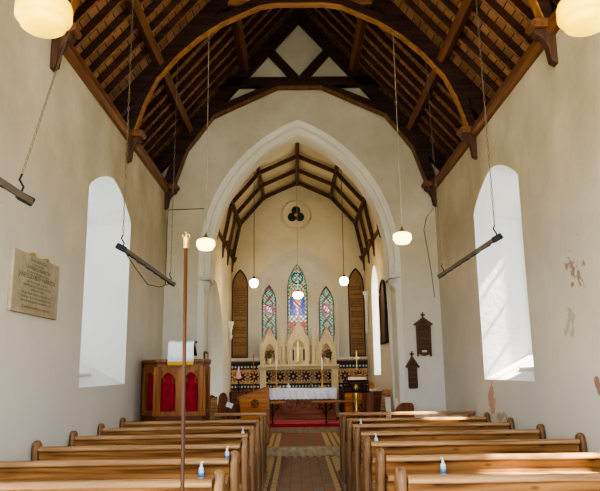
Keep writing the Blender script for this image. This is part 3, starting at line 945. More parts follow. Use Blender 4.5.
# ------------------------------------------------------------------ churchwarden's staff
t = thing('processional_staff', 'tall slim brown staff with a gilt crown tip standing among the left pews', 'staff', (-.675, 3.25, 0))
b = B(); tube(b, [(0, 0, 0), (-.003, 0, 1.0), (-.012, 0, 2.20)], .0095, 10); obj('shaft', b, M['staff'], t, smooth=True)
b = B()
lathe(b, [(.012, 2.20), (.015, 2.205), (.013, 2.215), (.012, 2.22), (.014, 2.25), (.017, 2.262), (.010, 2.266)], (-.012, 0, 0), 12)
for q in range(4):
    a = q*PI/2+.4
    tube(b, [(-.012+.018*math.cos(a), .016*math.sin(a), 2.258), (-.012+.018*math.cos(a), .018*math.sin(a), 2.272), (-.012+.008*math.cos(a), .008*math.sin(a), 2.282)], .0035, 6)
sphere(b, (-.012, 0, 2.285), .007, seg=8)
obj('crown_finial', b, M['brass'], t, smooth=True)

# ------------------------------------------------------------------ pendant lamps
def drum_lamp(label, x, y, z, top, m, r=.13, group='drum lamps hanging in the nave'):
    t = thing('pendant_lamp', label, 'lamp', (x, y, z), group)
    k = r/.13
    b = B(); lathe(b, [(.01*k, -.068*k), (.088*k, -.066*k), (.104*k, -.054*k), (.112*k, -.032*k), (.113*k, -.022*k), (.129*k, -.016*k), (.134*k, -.004*k), (.133*k, .05*k), (.126*k, .072*k), (.09*k, .094*k), (.05*k, .102*k)], seg=36)
    obj('shade', b, m, t, smooth=True)
    b = B(); lathe(b, [(.058*k, .098*k), (.055*k, .118*k), (.03*k, .135*k), (.012*k, .165*k), (.006, .20*k)], seg=18); obj('fitter', b, M['brass'], t, smooth=True)
    b = B(); tube(b, [(0, 0, .19*k), (0, 0, top-z)], .0065, 6); obj('flex', b, M['cord'], t)
    return t
drum_lamp('big amber drum lamp hanging at the top left, nearest the viewer', -1.525, 3.3, 3.55, 6.8, M['shade'], .15)
drum_lamp('big amber drum lamp hanging at the top right, nearest the viewer', 1.545, 3.3, 3.53, 6.8, M['shade'], .15)
drum_lamp('small cream drum lamp hanging above the pulpit, left of the chancel arch', -1.412, 9.07, 3.37, 6.74, M['shade_w'])
drum_lamp('small cream drum lamp hanging right of the chancel arch', 1.436, 9.07, 3.43, 6.73, M['shade_w'])
def globe_lamp(label, x, y, z, top):
    t = thing('globe_lamp', label, 'lamp', (x, y, z), 'globe lamps hanging in the chancel')
    b = B(); sphere(b, (0, 0, 0), .098, seg=20); obj('globe', b, M['globe'], t, smooth=True)
    b = B(); lathe(b, [(.05, .085), (.048, .10), (.03, .115), (.012, .15)], seg=14); obj('fitter', b, M['iron'], t, smooth=True)
    b = B(); tube(b, [(0, 0, .14), (0, 0, top-z)], .008, 6); obj('flex', b, M['cord_d'], t)
globe_lamp('round white globe lamp hanging in the chancel before the left lancet', -1.068, 14.5, 3.56, 6.36)
globe_lamp('round white globe lamp hanging in the chancel before the right text board', .99, 14.5, 3.58, 6.39)
drum_lamp('small white drum lamp hanging before the middle stained glass window', -.063, 15.5, 3.37, 6.66, M['globe'], .115, 'drum lamp hanging in the chancel')

# ------------------------------------------------------------------ overhead heater bars
def chain_mesh(p0, p1):
    b = B(); p0, p1 = Vector(p0), Vector(p1); d = p1-p0; n = int(d.length/.05)
    dn = d.normalized(); s = dn.cross(Vector((0, 1, 0.1))).normalized(); u = s.cross(dn)
    for i in range(n):
        c = p0 + d*((i+.5)/n); w = s if i % 2 else u
        loop = [c + dn*(.030*math.cos(2*PI*q/8)) + w*(.009*math.sin(2*PI*q/8)) for q in range(8)]
        tube(b, loop, .003, 4, closed=True)
    return b
def heater(label, x, y0, y1, z, ch, tilt):
    t = thing('heater_bar', label, 'heater', (x, y0, z), 'overhead heater bars')
    L_ = y1-y0; R = Matrix.Rotation(tilt, 4, 'Y')
    b = B()
    prism(b, [(-.065, .0), (-.05, .035), (.05, .035), (.065, .0), (.058, -.005), (.042, .024), (-.042, .024), (-.058, -.005)], 'y', 0, L_)
    for v in b.verts: v.co = R @ v.co
    obj('reflector', b, M['heater'], t)
    b = B()
    for yy in (-.03, L_): box(b, -.055, .055, yy, yy+.03, -.02, .042)
    for v in b.verts: v.co = R @ v.co
    obj('end_cap', b, M['heater_d'], t, bevel=.01)
    b = B()
    for xx in (-.022, .022): tube(b, [(xx, .02, .006), (xx, L_-.02, .006)], .010, 8)
    n = 6
    for q in range(n+1): box(b, -.06, .06, L_*q/n-.008, L_*q/n+.008, -.014, -.004)
    for v in b.verts: v.co = R @ v.co
    obj('element', b, M['heater_d'], t)
    for yy, top in zip((.06, L_-.06), ch):
        if top is None: continue
        b = B(); tube(b, [(0, yy, .03), (.015, yy, .07), (-.015, yy, .12), (0, yy, .16)], .007, 6); hk = obj('hook', b, M['iron'], t)
        b = chain_mesh((0, yy, .16), Vector(top)-Vector((x, y0, z))); obj('chain', b, M['chain'], hk)
    return t
hl = heater('grey heater bar hung on chains before the left arched window', -1.90, 6.42, 9.08, 2.82, [(-1.9, 6.5, 6.66), (-1.88, 9.05, 6.30)], .5)
heater('grey heater bar hung on chains before the right arched window', 1.92, 6.30, 8.80, 2.85, [(1.92, 6.45, 6.64), (1.90, 9.0, 6.30)], -.5)
heater('grey heater bar jutting in from the left edge, nearest the viewer', -1.90, 1.6, 4.08, 2.70, [None, (-2.38, 5.95, 5.0)], .5)

b = B(); tube(b, [(.02, .1, -.02), (.03, .5, -.12), (.03, 1.1, -.22), (.02, 1.8, -.16), (.02, 2.5, -.02)], .006, 6)
obj('power_flex', b, M['cord_d'], hl)

# ------------------------------------------------------------------ wall furnishings
# text plaque on the left wall
t = thing('memorial_plaque', 'square grey stone plaque with engraved lettering on the left wall', 'plaque', (-W, 6.03, 2.39))
b = B(); box(b, 0, .035, -.54, .54, -.275, .275); obj('slab', b, M['plaque'], t, bevel=.008)
for yy, zz in ((-.12, .285), (.20, .285)):
    b = B(); box(b, .0, .045, yy-.03, yy+.03, zz-.012, zz+.012); obj('fixing_clip', b, M['brass'], t)
lines = [('To the Glory of God', .034, .228), ('and in Memory of', .026, .192), ('LAWRENCE HARRISON', .040, .148), ('of this Parish who departed this Life', .027, .112),
         ('JANE ELIZABETH HARRISON', .050, .062), ('who died in the year of our Lord', .027, .024), ('beloved by all who knew them in this place', .027, -.010),
         ('and was laid to rest', .027, -.044), ('We give thanks for their goodness and mercy', .027, -.084), ('to the poor and to the children of the school', .028, -.120),
         ('whose kindness shall be remembered for ever', .028, -.156), ('Erected by their friends and neighbours', .029, -.212)]
pt = []
for tx, sz, zz in lines:
    cu = bpy.data.curves.new('line', 'FONT'); cu.body = tx; cu.size = sz*1.22; cu.align_x = 'CENTER'; cu.resolution_u = 2
    to = bpy.data.objects.new('line', cu); C.objects.link(to); pt.append((to, zz))
bpy.context.view_layer.update()
dg = bpy.context.evaluated_depsgraph_get()
for to, zz in pt:
    me = bpy.data.meshes.new_from_object(to.evaluated_get(dg))
    wd = max(v.co.x for v in me.vertices)-min(v.co.x for v in me.vertices); f = min(1.12, .96/wd)
    b2 = B(); b2.from_mesh(me)
    for v in b2.verts: v.co = Vector((.0365, v.co.x*f, v.co.y + zz - .012))
    tmp = bpy.data.meshes.new('text_line'); b2.to_mesh(tmp); b2.free(); tmp.materials.append(M['plaque_text']); link('text_line', tmp, t)
    bpy.data.meshes.remove(me); cu = to.data; bpy.data.objects.remove(to); bpy.data.curves.remove(cu)

# wooden roll boards on the arch wall
def roll_board(label, x, z0, z1, hw, gable, rows, feet):
    t = thing('roll_board', label, 'board', (x, D, z0))
    h = z1-z0
    b = B(); prism(b, [(-hw, 0), (hw, 0), (hw, h), (0, h+gable), (-hw, h)], 'y', -.03, 0); obj('back_board', b, M['hymn_d'], t)
    b = B()
    for s in (-1, 1): box(b, *sorted((s*hw, s*(hw-.028))), -.05, 0, -(.06 if feet else 0), h)
    obj('side_stile', b, M['hymn'], t, bevel=.004)
    b = B()
    for s in (-1, 1): beam(b, (s*(hw+.035), -.03, h-.01), (0, -.03, h+gable+.012), .06, .035)
    obj('gable', b, M['hymn'], t)
    for q in range(rows+1):
        b = B(); box(b, -hw+.02, hw-.02, -.045, -.01, h*q/rows-.010, h*q/rows+.010); obj('rail', b, M['hymn'], t)
    b = B(); zc = h+gable+.075
    box(b, -.011, .011, -.04, -.015, zc-.07, zc+.05); box(b, -.04, .04, -.04, -.015, zc-.012, zc+.012); obj('cross', b, M['hymn'], t)
    if feet:
        b = B(); prism(b, [(-hw, 0), (-hw+.06, -.03), (0, -.055), (hw-.06, -.03), (hw, 0)], 'y', -.04, 0); obj('apron', b, M['hymn'], t)
        b = B(); box(b, -.045, .045, -.048, -.03, .015, .05); obj('card', b, M['paper'], t)
    return t
roll_board('larger gabled wooden roll board with a cross on top, right of the chancel arch', 2.25, 1.87, 2.40, .135, .10, 4, True)
roll_board('smaller pointed wooden roll board with a cross on top, low beside the chancel arch', 2.015, 1.24, 1.62, .083, .16, 4, False)

# cable runs on the arch wall
b = B()
tube(b, [(-2.575, D-.012, 3.2), (-2.575, D-.012, 4.45), (-2.56, D-.012, 4.66), (-2.4, D-.012, 4.665), (-1.86, D-.012, 4.675)], .007, 6)
tag(obj('cable', b, M['iron']), 'thin dark cable running up the corner and across to the arch, left side', 'cable')
b = B()
tube(b, [(2.56, D-.012, 4.62), (2.42, D-.012, 4.45), (2.36, D-.012, 4.2), (2.40, D-.012, 3.9), (2.46, D-.012, 3.4), (2.50, D-.012, 2.9)], .006, 6)
tag(obj('cable', b, M['cord_d']), 'thin loose cable hanging down the arch wall beside the right corner', 'cable')

# ------------------------------------------------------------------ pulpit
t = thing('pulpit', 'carved oak pulpit with red curtains behind pointed tracery panels, in the left corner', 'pulpit', (-1.9, 10.05, 0))
ox, oy = -1.9, 10.05
# plan outline (x,y): west corner, two front panels, right return
plan = [(-2.535, 10.34), (-2.255, 9.98), (-1.56, 9.98), (-1.525, 10.42)]
def PL(p): return (p[0]-ox, p[1]-oy)
pp = [PL(p) for p in plan]
full = pp + [(pp[-1][0]-.06, .92), (pp[0][0], .92)]
def inset(poly, d):
    cx_ = sum(p[0] for p in poly)/len(poly); cy_ = sum(p[1] for p in poly)/len(poly); out = []
    for p in poly:
        v = Vector((p[0]-cx_, p[1]-cy_)); l = v.length; out.append((cx_+v.x*(l+d)/l, cy_+v.y*(l+d)/l))
    return out
b = B(); prism(b, inset(full, .03), 'z', 0, .22); obj('plinth', b, M['pulpit_d'], t, bevel=.015)
b = B(); prism(b, inset(full, -.03), 'z', .22, .84); obj('base_panel', b, M['pulpit'], t)
b = B(); prism(b, inset(full, .025), 'z', .84, .93); obj('string_mould', b, M['pulpit_d'], t, bevel=.015)
def ring(poly, z0, z1, d_out, d_in):
    b = B(); o = inset(poly, d_out); i = inset(poly, d_in); n = len(o)
    for zz, fl_ in ((z0, 0), (z1, 1)):
        for q in range(n):
            f = [(o[q][0], o[q][1], zz), (o[(q+1) % n][0], o[(q+1) % n][1], zz), (i[(q+1) % n][0], i[(q+1) % n][1], zz), (i[q][0], i[q][1], zz)]
            b.faces.new([b.verts.new(p) for p in f])
    strip(b, [(x, y, z0) for x, y in o], [(x, y, z1) for x, y in o]); strip(b, [(x, y, z0) for x, y in i], [(x, y, z1) for x, y in i])
    bmesh.ops.remove_doubles(b, verts=b.verts[:], dist=1e-5)
    return b
obj('top_rail', ring(full, 1.64, 1.70, .0, -.10), M['pulpit'], t)
obj('cornice', ring(full, 1.70, 1.735, .025, -.12), M['pulpit_d'], t)
obj('coping', ring(full, 1.735, 1.775, .04, -.14), M['pulpit'], t, bevel=.008)
def panel_face(p, q, n):
    """posts, tracery heads and curtains between two plan points"""
    p, q = Vector((*p, 0)), Vector((*q, 0)); d = (q-p); L_ = d.length; d.normalize(); nrm = Vector((d.y, -d.x, 0))
    Mx = Matrix((( d.x, -nrm.x, 0, p.x), (d.y, -nrm.y, 0, p.y), (0, 0, 1, 0), (0, 0, 0, 1)))
    w = L_/n
    for k_ in range(n):
        a0, a1 = k_*w+.045, (k_+1)*w-.045
        c = (a0+a1)/2; hw = (a1-a0)/2
        b = B(); holes = [lancet(c, hw-.012, 1.00, 1.42, 1.585, 8)]
        holed(b, [(a0, .93), (a1, .93), (a1, 1.64), (a0, 1.64)], holes, lambda u, z: (u, .0, z))
        strip(b, [(u, 0, z) for u, z in holes[0]], [(u, .035, z) for u, z in holes[0]])
        # cusps of the tracery
        for s in (-1, 1):
            loop = [(c+s*(hw-.035)+.035*math.cos(2*PI*i/14), .010, 1.46+.04*math.sin(2*PI*i/14)) for i in range(14)]
            tube(b, loop, .009, 5, closed=True)
            loop = [(c+s*hw*.72+.028*math.cos(2*PI*i/12), -.002, 1.595+.028*math.sin(2*PI*i/12)) for i in range(12)]
            tube(b, loop, .007, 5, closed=True)
        tube(b, [(u, -.004, z) for u, z in holes[0]], .009, 5, closed=True)
        for v in b.verts: v.co = Mx @ v.co
        tp = obj('tracery_panel', b, M['pulpit'], t)
        b = B(); rows = []
        m_ = 28
        rows = [[b.verts.new(Mx @ Vector((a0+.0+(a1-a0)*i/m_, .05+.014*math.sin(i*1.55+k_)*(1 if zz < 1.6 else .8), zz))) for i in range(m_+1)] for zz in (.96, 1.3, 1.62)]
        for r0, r1 in zip(rows, rows[1:]):
            for i in range(m_): b.faces.new((r0[i], r0[i+1], r1[i+1], r1[i]))
        obj('curtain', b, M['red'], tp, smooth=True)
    for k_ in range(n+1):
        b = B(); box(b, k_*w-.05, k_*w+.05, -.018, .05, .93, 1.66, Mx); obj('corner_post', b, M['pulpit'], t, bevel=.006)
panel_face(pp[0], pp[1], 1); panel_face(pp[1], pp[2], 2); panel_face(pp[2], pp[3], 1)
b = B(); strip(b, [(x, y, .93) for x, y in (pp[3], full[4], full[5], pp[0])], [(x, y, 1.66) for x, y in (pp[3], full[4], full[5], pp[0])], closed=False); obj('back_panel', b, M['pulpit_d'], t)
# book desk on the pulpit and the white fall over it
t = thing('book_desk', 'sloping wooden book desk on the pulpit top, under the white cloth', 'book desk', (-1.88, 10.12, 1.775))
b = B(); box(b, -.03, .03, -.05, .05, 0, .14); obj('stem', b, M['pulpit_d'], t)
b = B(); box(b, -.185, .185, -.13, .20, -.01, .015, Matrix.Translation((0, 0, .17)) @ Matrix.Rotation(-.55, 4, 'X')); obj('slope', b, M['pulpit_d'], t)
b = B(); rows = []
m_ = 20
for yy, zz in ((10.33, 2.03), (10.2, 2.065), (10.05, 2.06), (9.955, 2.04), (9.925, 2.00), (9.918, 1.85), (9.91, 1.735)):
    rows.append([b.verts.new((-2.085+.395*i/m_, yy+.003*math.sin(i*1.1)*(1 if zz < 1.95 else 0), zz+.004*math.sin(i*.7))) for i in range(m_+1)])
for r0, r1 in zip(rows, rows[1:]):
    for i in range(m_): b.faces.new((r0[i], r0[i+1], r1[i+1], r1[i]))
pf = obj('pulpit_fall', b, M['white_cloth'], smooth=True)
so = pf.modifiers.new('thick', 'SOLIDIFY'); so.thickness = .006
tag(pf, 'white cloth with a gold fringe hanging over the front of the pulpit', 'cloth')
b = B(); box(b, -2.085, -1.69, 9.902, 9.914, 1.70, 1.74)
for i in range(40): box(b, -2.085+.395*i/40, -2.085+.395*i/40+.006, 9.903, 9.912, 1.68, 1.70)
obj('gold_fringe', b, M['gold'], pf)

# framed notice on the reveal of the arch, left side
t = thing('framed_notice', 'narrow brown framed notice hanging inside the arch behind the pulpit', 'notice', (CX-jo+.10, 12.40, 1.66))
b = B(); box(b, 0, .02, -.20, .20, -.27, .27); obj('card', b, M['paper'], t)
b = B()
for z in (-.28, .28): box(b, 0, .03, -.22, .22, z-.02, z+.02)
for y in (-.21, .21): box(b, 0, .03, y-.02, y+.02, -.28, .28)
obj('moulding', b, M['hymn'], t)

# ------------------------------------------------------------------ reredos
RY0, RY1 = 17.02, 17.33
t = thing('reredos', 'cream carved gothic reredos with three gabled niches behind the altar', 'reredos', (-.06, 17.2, .395))
def loc(b):
    for v in b.verts: v.co -= Vector((-.06, 17.2, .395))
    return b
b = B(); prism(b, [(RY0, 1.61), (RY1, 1.61), (RY1, 1.745), (RY0-.08, 1.745), (RY0-.08, 1.70), (RY0-.03, 1.66)], 'x', -1.12, 1.0); obj('shelf', loc(b), M['cream'], t, bevel=.006)
for x0, x1 in ((-1.08, -.92), (.79, .97)):
    b = B(); box(b, x0, x1, RY0, RY1-.05, .40, 1.61); box(b, x0-.02, x1+.02, RY0-.02, RY1-.04, .40, .55); obj('pier', loc(b), M['cream'], t, bevel=.01)
def niche(cx_, hw, ze, za, sh):
    b = B(); hole = lancet(cx_, hw*.66, 1.78, ze-.22, ze+.04, 8)
    holed(b, [(cx_-hw, 1.745), (cx_+hw, 1.745), (cx_+hw, ze), (cx_, za), (cx_-hw, ze)], [hole], lambda x, z: (x, RY0+.06, z))
    strip(b, [(x, RY0+.06, z) for x, z in hole], [(x, RY0+.20, z) for x, z in hole])
    obj('gable_front', loc(b), M['cream'], t)
    b = B(); b.faces.new([b.verts.new((x, RY0+.20, z)) for x, z in [(cx_-hw, 1.745), (cx_+hw, 1.745), (cx_+hw, ze), (cx_, za), (cx_-hw, ze)]])
    strip(b, [(cx_-hw, RY0+.06, 1.745), (cx_-hw, RY0+.06, ze), (cx_, RY0+.06, za), (cx_+hw, RY0+.06, ze), (cx_+hw, RY0+.06, 1.745)],
             [(cx_-hw, RY0+.20, 1.745), (cx_-hw, RY0+.20, ze), (cx_, RY0+.20, za), (cx_+hw, RY0+.20, ze), (cx_+hw, RY0+.20, 1.745)], closed=False)
    obj('niche_back', loc(b), M['cream'], t)
    b = B()
    for s in (-1, 1): beam(b, (cx_+s*(hw+.01), RY0+.05, ze-.01), (cx_, RY0+.05, za+.02), .07, .03)
    tube(b, [(x, RY0+.05, z) for x, z in hole[2:]], .014, 6)
    in_ = lancet(cx_, hw*.36, ze-.14, ze-.05, ze+.05, 6); tube(b, [(x, RY0+.13, z) for x, z in in_], .012, 5, closed=True)
    for q in range(1, 5):   # crockets up the gable
        for s in (-1, 1):
            f = q/5; sphere(b, (cx_+s*hw*(1-f), RY0+.05, ze+(za-ze)*f+.03), .020, seg=6)
    lathe(b, [(.02, 0), (.012, .05), (.026, .07), (.004, .13)], (cx_, RY0+.05, za), 8)
    obj('gable_moulding', loc(b), M['cream'], t)
    b = B()
    for s in (-1, 1): box(b, *sorted((cx_+s*hw*.65, cx_+s*hw*.50)), RY0+.19, RY0+.197, 1.85, ze-.22)
    obj('dark_slit', loc(b), M['board_frame'], t)
niche(-.812, .185, 2.27, 2.67, 0); niche(-.06, .245, 2.36, 2.88, 0); niche(.677, .185, 2.27, 2.67, 0)
def pinnacle(x, w, zsh, ztip, y=RY0+.10):
    b = B(); box(b, x-w/2, x+w/2, y-w/2, y+w/2, 1.745, zsh)
    box(b, x-w/2-.01, x+w/2+.01, y-w/2-.01, y+w/2+.01, zsh-.03, zsh); box(b, x-w/2-.01, x+w/2+.01, y-w/2-.01, y+w/2+.01, 1.98, 2.0)
    lathe(b, [(w*.62, zsh), (w*.30, zsh+(ztip-zsh)*.45), (w*.10, ztip-.03), (w*.22, ztip-.02), (.004, ztip)], (x, y, 0), 4, PI/4)
    obj('pinnacle', loc(b), M['cream'], t)
for x, w, zs, zt in ((-1.035, .075, 2.27, 2.48), (-.605, .04, 2.28, 2.48), (-.545, .05, 2.40, 2.87), (-.455, .07, 2.34, 2.60), (-.33, .04, 2.34, 2.54),
                     (.21, .04, 2.34, 2.54), (.335, .07, 2.34, 2.60), (.425, .05, 2.40, 2.86), (.478, .04, 2.28, 2.48), (.90, .075, 2.27, 2.48)):
    pinnacle(x, w, zs, zt)
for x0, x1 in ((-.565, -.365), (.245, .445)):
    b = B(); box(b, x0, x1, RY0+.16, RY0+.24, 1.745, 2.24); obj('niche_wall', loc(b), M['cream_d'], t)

# altar cross, vases
t = thing('altar_cross', 'slim brass cross standing on the reredos shelf in the middle niche', 'cross', (-.075, 17.0, 1.745))
b = B(); lathe(b, [(.075, 0), (.07, .02), (.03, .035), (.018, .08)], seg=6); obj('base', b, M['brass'], t)
b = B(); box(b, -.010, .010, -.008, .008, .07, .59); box(b, -.13, .13, -.008, .008, .415, .435)
for x, z in ((-.14, .424), (.14, .424), (0, .59)): sphere(b, (x, 0, z), .016, seg=8)
obj('cross_arms', b, M['brass'], t)
def vase(x, label, fl):
    t = thing('flower_vase', label, 'flowers', (x, 17.0, 1.745))
    b = B(); lathe(b, [(.05, 0), (.055, .01), (.03, .04), (.06, .10), (.07, .15), (.065, .155)], seg=16); obj('vase', b, M['cream'], t, smooth=True)
    rnd = random.Random(x); b = B()
    for q in range(46):
        a = rnd.uniform(0, 2*PI); r = rnd.uniform(.01, .13); z = .15+rnd.uniform(0, .2)
        sphere(b, (r*math.cos(a), r*math.sin(a)*.5, z), rnd.uniform(.016, .028), 1, .5, .7, 5)
    for q in range(12):
        a = rnd.uniform(0, 2*PI); r = .11; tube(b, [(0, 0, .12), (r*.6*math.cos(a), .04*math.sin(a), .25), (r*1.2*math.cos(a), .06*math.sin(a), .34)], .004, 4)
    fo = obj('foliage', b, M['leaf'], t)
    for mm, n in (('bloom', 10), ('bloom2', 5)):
        for q in range(n):
            a = rnd.uniform(0, 2*PI); r = rnd.uniform(.03, .14)
            b = B(); sphere(b, (r*math.cos(a), -.04+.03*math.sin(a), .22+rnd.uniform(0, .16)), .024, 1, .8, .8, 7)
            obj('bloom', b, M[mm], fo, smooth=True)
vase(-.83, 'vase of pink flowers and green leaves in the left niche of the reredos', 0)
vase(.69, 'vase of pink flowers and green leaves in the right niche of the reredos', 1)

# ------------------------------------------------------------------ altar, cloth, candlesticks
AX = -.015
t = thing('altar', 'dark carved oak altar with scrolling panels standing under the white cloth', 'altar', (AX, 16.5, .395))
b = B(); box(b, -.82, .82, -.26, .27, .10, .70); ab = obj('body', b, M['altar'], t)
b = B(); box(b, -.86, .86, -.30, .30, 0, .14); box(b, -.84, .84, -.28, .28, .14, .17); obj('plinth', b, M['altar'], t, bevel=.01)
b = B(); box(b, -.87, .87, -.31, .31, .70, .745); obj('mensa', b, M['altar'], t, bevel=.008)
for k_ in range(5):
    b = B(); c = -.66 + .33*k_
    tube(b, [(c-.14, -.275, .20), (c-.13, -.28, .36), (c-.05, -.28, .50), (c+.05, -.28, .54), (c+.13, -.28, .46), (c+.13, -.28, .34), (c+.06, -.28, .28), (c, -.28, .34), (c+.02, -.28, .42)], .024, 6)
    sphere(b, (c+.03, -.275, .38), .035, seg=8)
    obj('carved_scroll', b, M['railoak'], ab, smooth=True)
b = B()
for x in (-.825, -.495, -.165, .165, .495, .825): box(b, x-.02, x+.02, -.285, -.25, .17, .70)
obj('stile', b, M['altar'], t)
b = B()
X0, X1, YF, YB, ZT = AX-.885, AX+.885, 16.175, 16.83, 1.152
m_ = 90; rows = []
for q, (yy, zz) in enumerate(((YB, ZT), (16.5, ZT), (YF+.02, ZT), (YF, ZT-.012), (YF-.005, ZT-.10), (YF-.01, ZT-.25))):
    rows.append([b.verts.new((X0+(X1-X0)*i/m_, yy-(.006*math.sin(i*.8) if q > 3 else 0), zz-(.014*abs(math.sin(i*.55)) if q == 5 else 0))) for i in range(m_+1)])
for r0, r1 in zip(rows, rows[1:]):
    for i in range(m_): b.faces.new((r0[i], r0[i+1], r1[i+1], r1[i]))
for s, xx in ((-1, X0), (1, X1)):
    strip(b, [(xx, YF, ZT), (xx, YB, ZT)], [(xx+s*.035, YF-.01, ZT-.30), (xx+s*.035, YB, ZT-.30)], closed=False)
ac = obj('altar_cloth', b, M['blue_cloth'], smooth=False); tag(ac, 'white lace-edged cloth draped over the altar', 'altar cloth')
so = ac.modifiers.new('thick', 'SOLIDIFY'); so.thickness = .004
def candlestick(x, y, label, h, ch):
    t = thing('candlestick', label, 'candlestick', (x, y, 1.155))
    b = B(); lathe(b, [(.085, 0), (.085, .015), (.06, .035), (.028, .06), (.018, .09), (.028, .11), (.018, .13), (.015, .30), (.026, .32), (.015, .34), (.014, h-.03), (.038, h-.01), (.036, h)], seg=16); sk = obj('stick', b, M['brass'], t, smooth=True)
    b = B(); lathe(b, [(.017, h), (.017, h+ch), (.004, h+ch+.02)], seg=12); obj('candle', b, M['wax'], sk, smooth=True)
candlestick(-.636, 16.62, 'tall brass candlestick with a candle on the left end of the altar', .46, .24)
candlestick(.53, 16.62, 'tall brass candlestick with a white candle on the right end of the altar', .44, .30)
b = B(); lathe(b, [(.045, 0), (.05, .01), (.05, .06), (.02, .07), (.03, .10), (.03, .12)], (-.33, 16.45, 1.155), 16)
tag(obj('glass_cup', b, M['bottle'], smooth=True), 'small pale glass cup on the altar cloth, left of the middle', 'cup')
b = B(); lathe(b, [(.04, 0), (.045, .02), (.03, .06), (.018, .12), (.028, .15), (.008, .18)], (.24, 16.45, 1.155), 16)
tag(obj('silver_cruet', b, M['steel'], smooth=True), 'small silver cruet on the altar cloth, right of the middle', 'cruet')

# painted text boards
def board_text(seed):
    rnd = random.Random(seed)
    A_, B_ = (150, 112, 66), (100, 72, 42)
    tab = {}
    def f(i, j, s, t):
        row = j % 4
        if t > .80:
            return B_ if rnd.random() < .12 else A_
        if row == 0 or (row == 1 and rnd.random() < .5): return A_
        key = (j//4)
        if key not in tab: tab[key] = rnd.random() < .12
        if tab[key]: return A_
        if s < .06 or s > .94: return A_
        v = rnd.random()
        return (100, 72, 42) if v < .5 else (136, 100, 58)
    return f
for c, seed, lab in ((-1.635, 3, 'tall pointed text board left of the stained glass windows'), (1.53, 5, 'tall pointed text board right of the stained glass windows')):
    t = thing('text_board', lab, 'board', (c, E-.03, 1.93))
    def L_(b):
        for v in b.verts: v.co -= Vector((c, E-.03, 1.93))
        return b
    o_ = lancet(c, .218, 1.935, 3.88, 4.34, 10); i_ = lancet(c, .185, 1.97, 3.88, 4.28, 10)
    b = B(); b.faces.new([b.verts.new((x, E-.03, z)) for x, z in o_])
    strip(b, [(x, E-.05, z) for x, z in o_], [(x, E-.05, z) for x, z in i_]); strip(b, [(x, E-.05, z) for x, z in o_], [(x, E, z) for x, z in o_]); strip(b, [(x, E-.05, z) for x, z in i_], [(x, E-.03, z) for x, z in i_])
    obj('frame', L_(b), M['board_frame'], t)
    g0 = board_text(seed)
    def gg(i, j, s, tt, g0=g0):
        x = (s-.5)*.38; z = 1.96+2.34*tt
        zmax = 3.88
        if z > 3.88:
            hw, rise = .19, .41; R = (hw*hw+rise*rise)/(2*hw)
            if (abs(x)+R-hw)**2 + (z-3.88)**2 > R*R: return None
        return g0(i, j, s, tt)
    grid('painted_text', (-.19, -.005, .03), (.38, 0, 0), (0, 0, 2.34), 26, 140, gg, M['textboard'], t)
# pointed board on the right chancel wall
t = thing('pointed_wall_board', 'narrow dark pointed wooden board on the right chancel wall beside the lancet', 'board', (CR, 13.68, 2.14))
b = B(); prism(b, [(y-13.68, z-2.14) for y, z in lancet(13.68, .42, 2.14, 3.0, 3.46, 8)], 'x', -.03, 0); obj('panel', b, M['hymn'], t)
b = B(); o_ = [(y-13.68, z-2.14) for y, z in lancet(13.68, .42, 2.14, 3.0, 3.46, 8)]; tube(b, [(-.03, y, z) for y, z in o_], .035, 6, closed=True); obj('frame', b, M['board_frame'], t)
# corbelled shafts in the sanctuary corners
def bracket_shaft(x, s, y, z0, z1, label):
    t = thing('corbel_shaft', label, 'bracket', (x, y, z0))
    h = z1-z0
    b = B(); lathe(b, [(.01, 0), (.03, .04), (.05, .10), (.05, .16)], (-s*.05, 0, 0), 12)
    tube(b, [(0, 0, .05), (-s*.05, 0, .16)], .03, 8); obj('foot', b, M['chancel'], t, smooth=True)
    b = B(); tube(b, [(-s*.05, 0, .15), (-s*.05, 0, h-.2)], .04, 12); obj('shaft', b, M['chancel'], t, smooth=True)
    b = B(); lathe(b, [(.045, 0), (.06, .05), (.055, .08), (.085, .15), (.085, .20)], (-s*.05, 0, h-.2), 12); obj('capital', b, M['arch'], t, smooth=True)
bracket_shaft(CR, 1, 16.7, 2.5, 3.6, 'slender white stone shaft on a corbel in the right sanctuary corner')
bracket_shaft(CL, -1, 16.6, 2.35, 2.85, 'short white stone bracket on the left sanctuary wall beside the text board')

# ------------------------------------------------------------------ communion rails
def comm_rail(x0, x1, y, posts, label):
    t = thing('communion_rail', label, 'altar rail', (x0, y, .352))
    b = B(); prism(b, [(-.06, .47), (.06, .47), (.06, .50), (.035, .525), (-.035, .525), (-.06, .50)], 'x', 0, x1-x0); obj('hand_rail', b, M['railoak'], t, bevel=.006)
    for p in posts:
        b = B(); tube(b, [(p-x0, 0, 0), (p-x0, 0, .47)], .014, 8); lathe(b, [(.05, 0), (.045, .015), (.016, .03)], (p-x0, 0, 0), 10)
        lathe(b, [(.014, .18), (.026, .20), (.014, .22)], (p-x0, 0, 0), 10); ip = obj('iron_post', b, M['iron'], t)
        for s in (-1, 1):
            b = B(); path = []
            for q in range(15):
                a = q/14*1.9*PI; r = .085*(1-q/20)
                path.append((p-x0+s*(.015+.09-r*math.cos(a)), 0, .36+r*math.sin(a)))
            tube(b, path, .009, 5); tube(b, [(p-x0+s*.01, 0, .22), (p-x0+s*.07, 0, .30), (p-x0+s*.16, 0, .46)], .009, 5)
            obj('iron_scroll', b, M['iron'], ip)
comm_rail(-1.50, -.38, 15.66, [-1.25, -.70], 'short wooden altar rail on scrolled iron posts, left of the gap')
comm_rail(.22, 1.74, 15.66, [.57, 1.45], 'long wooden altar rail on scrolled iron posts, right of the gap')

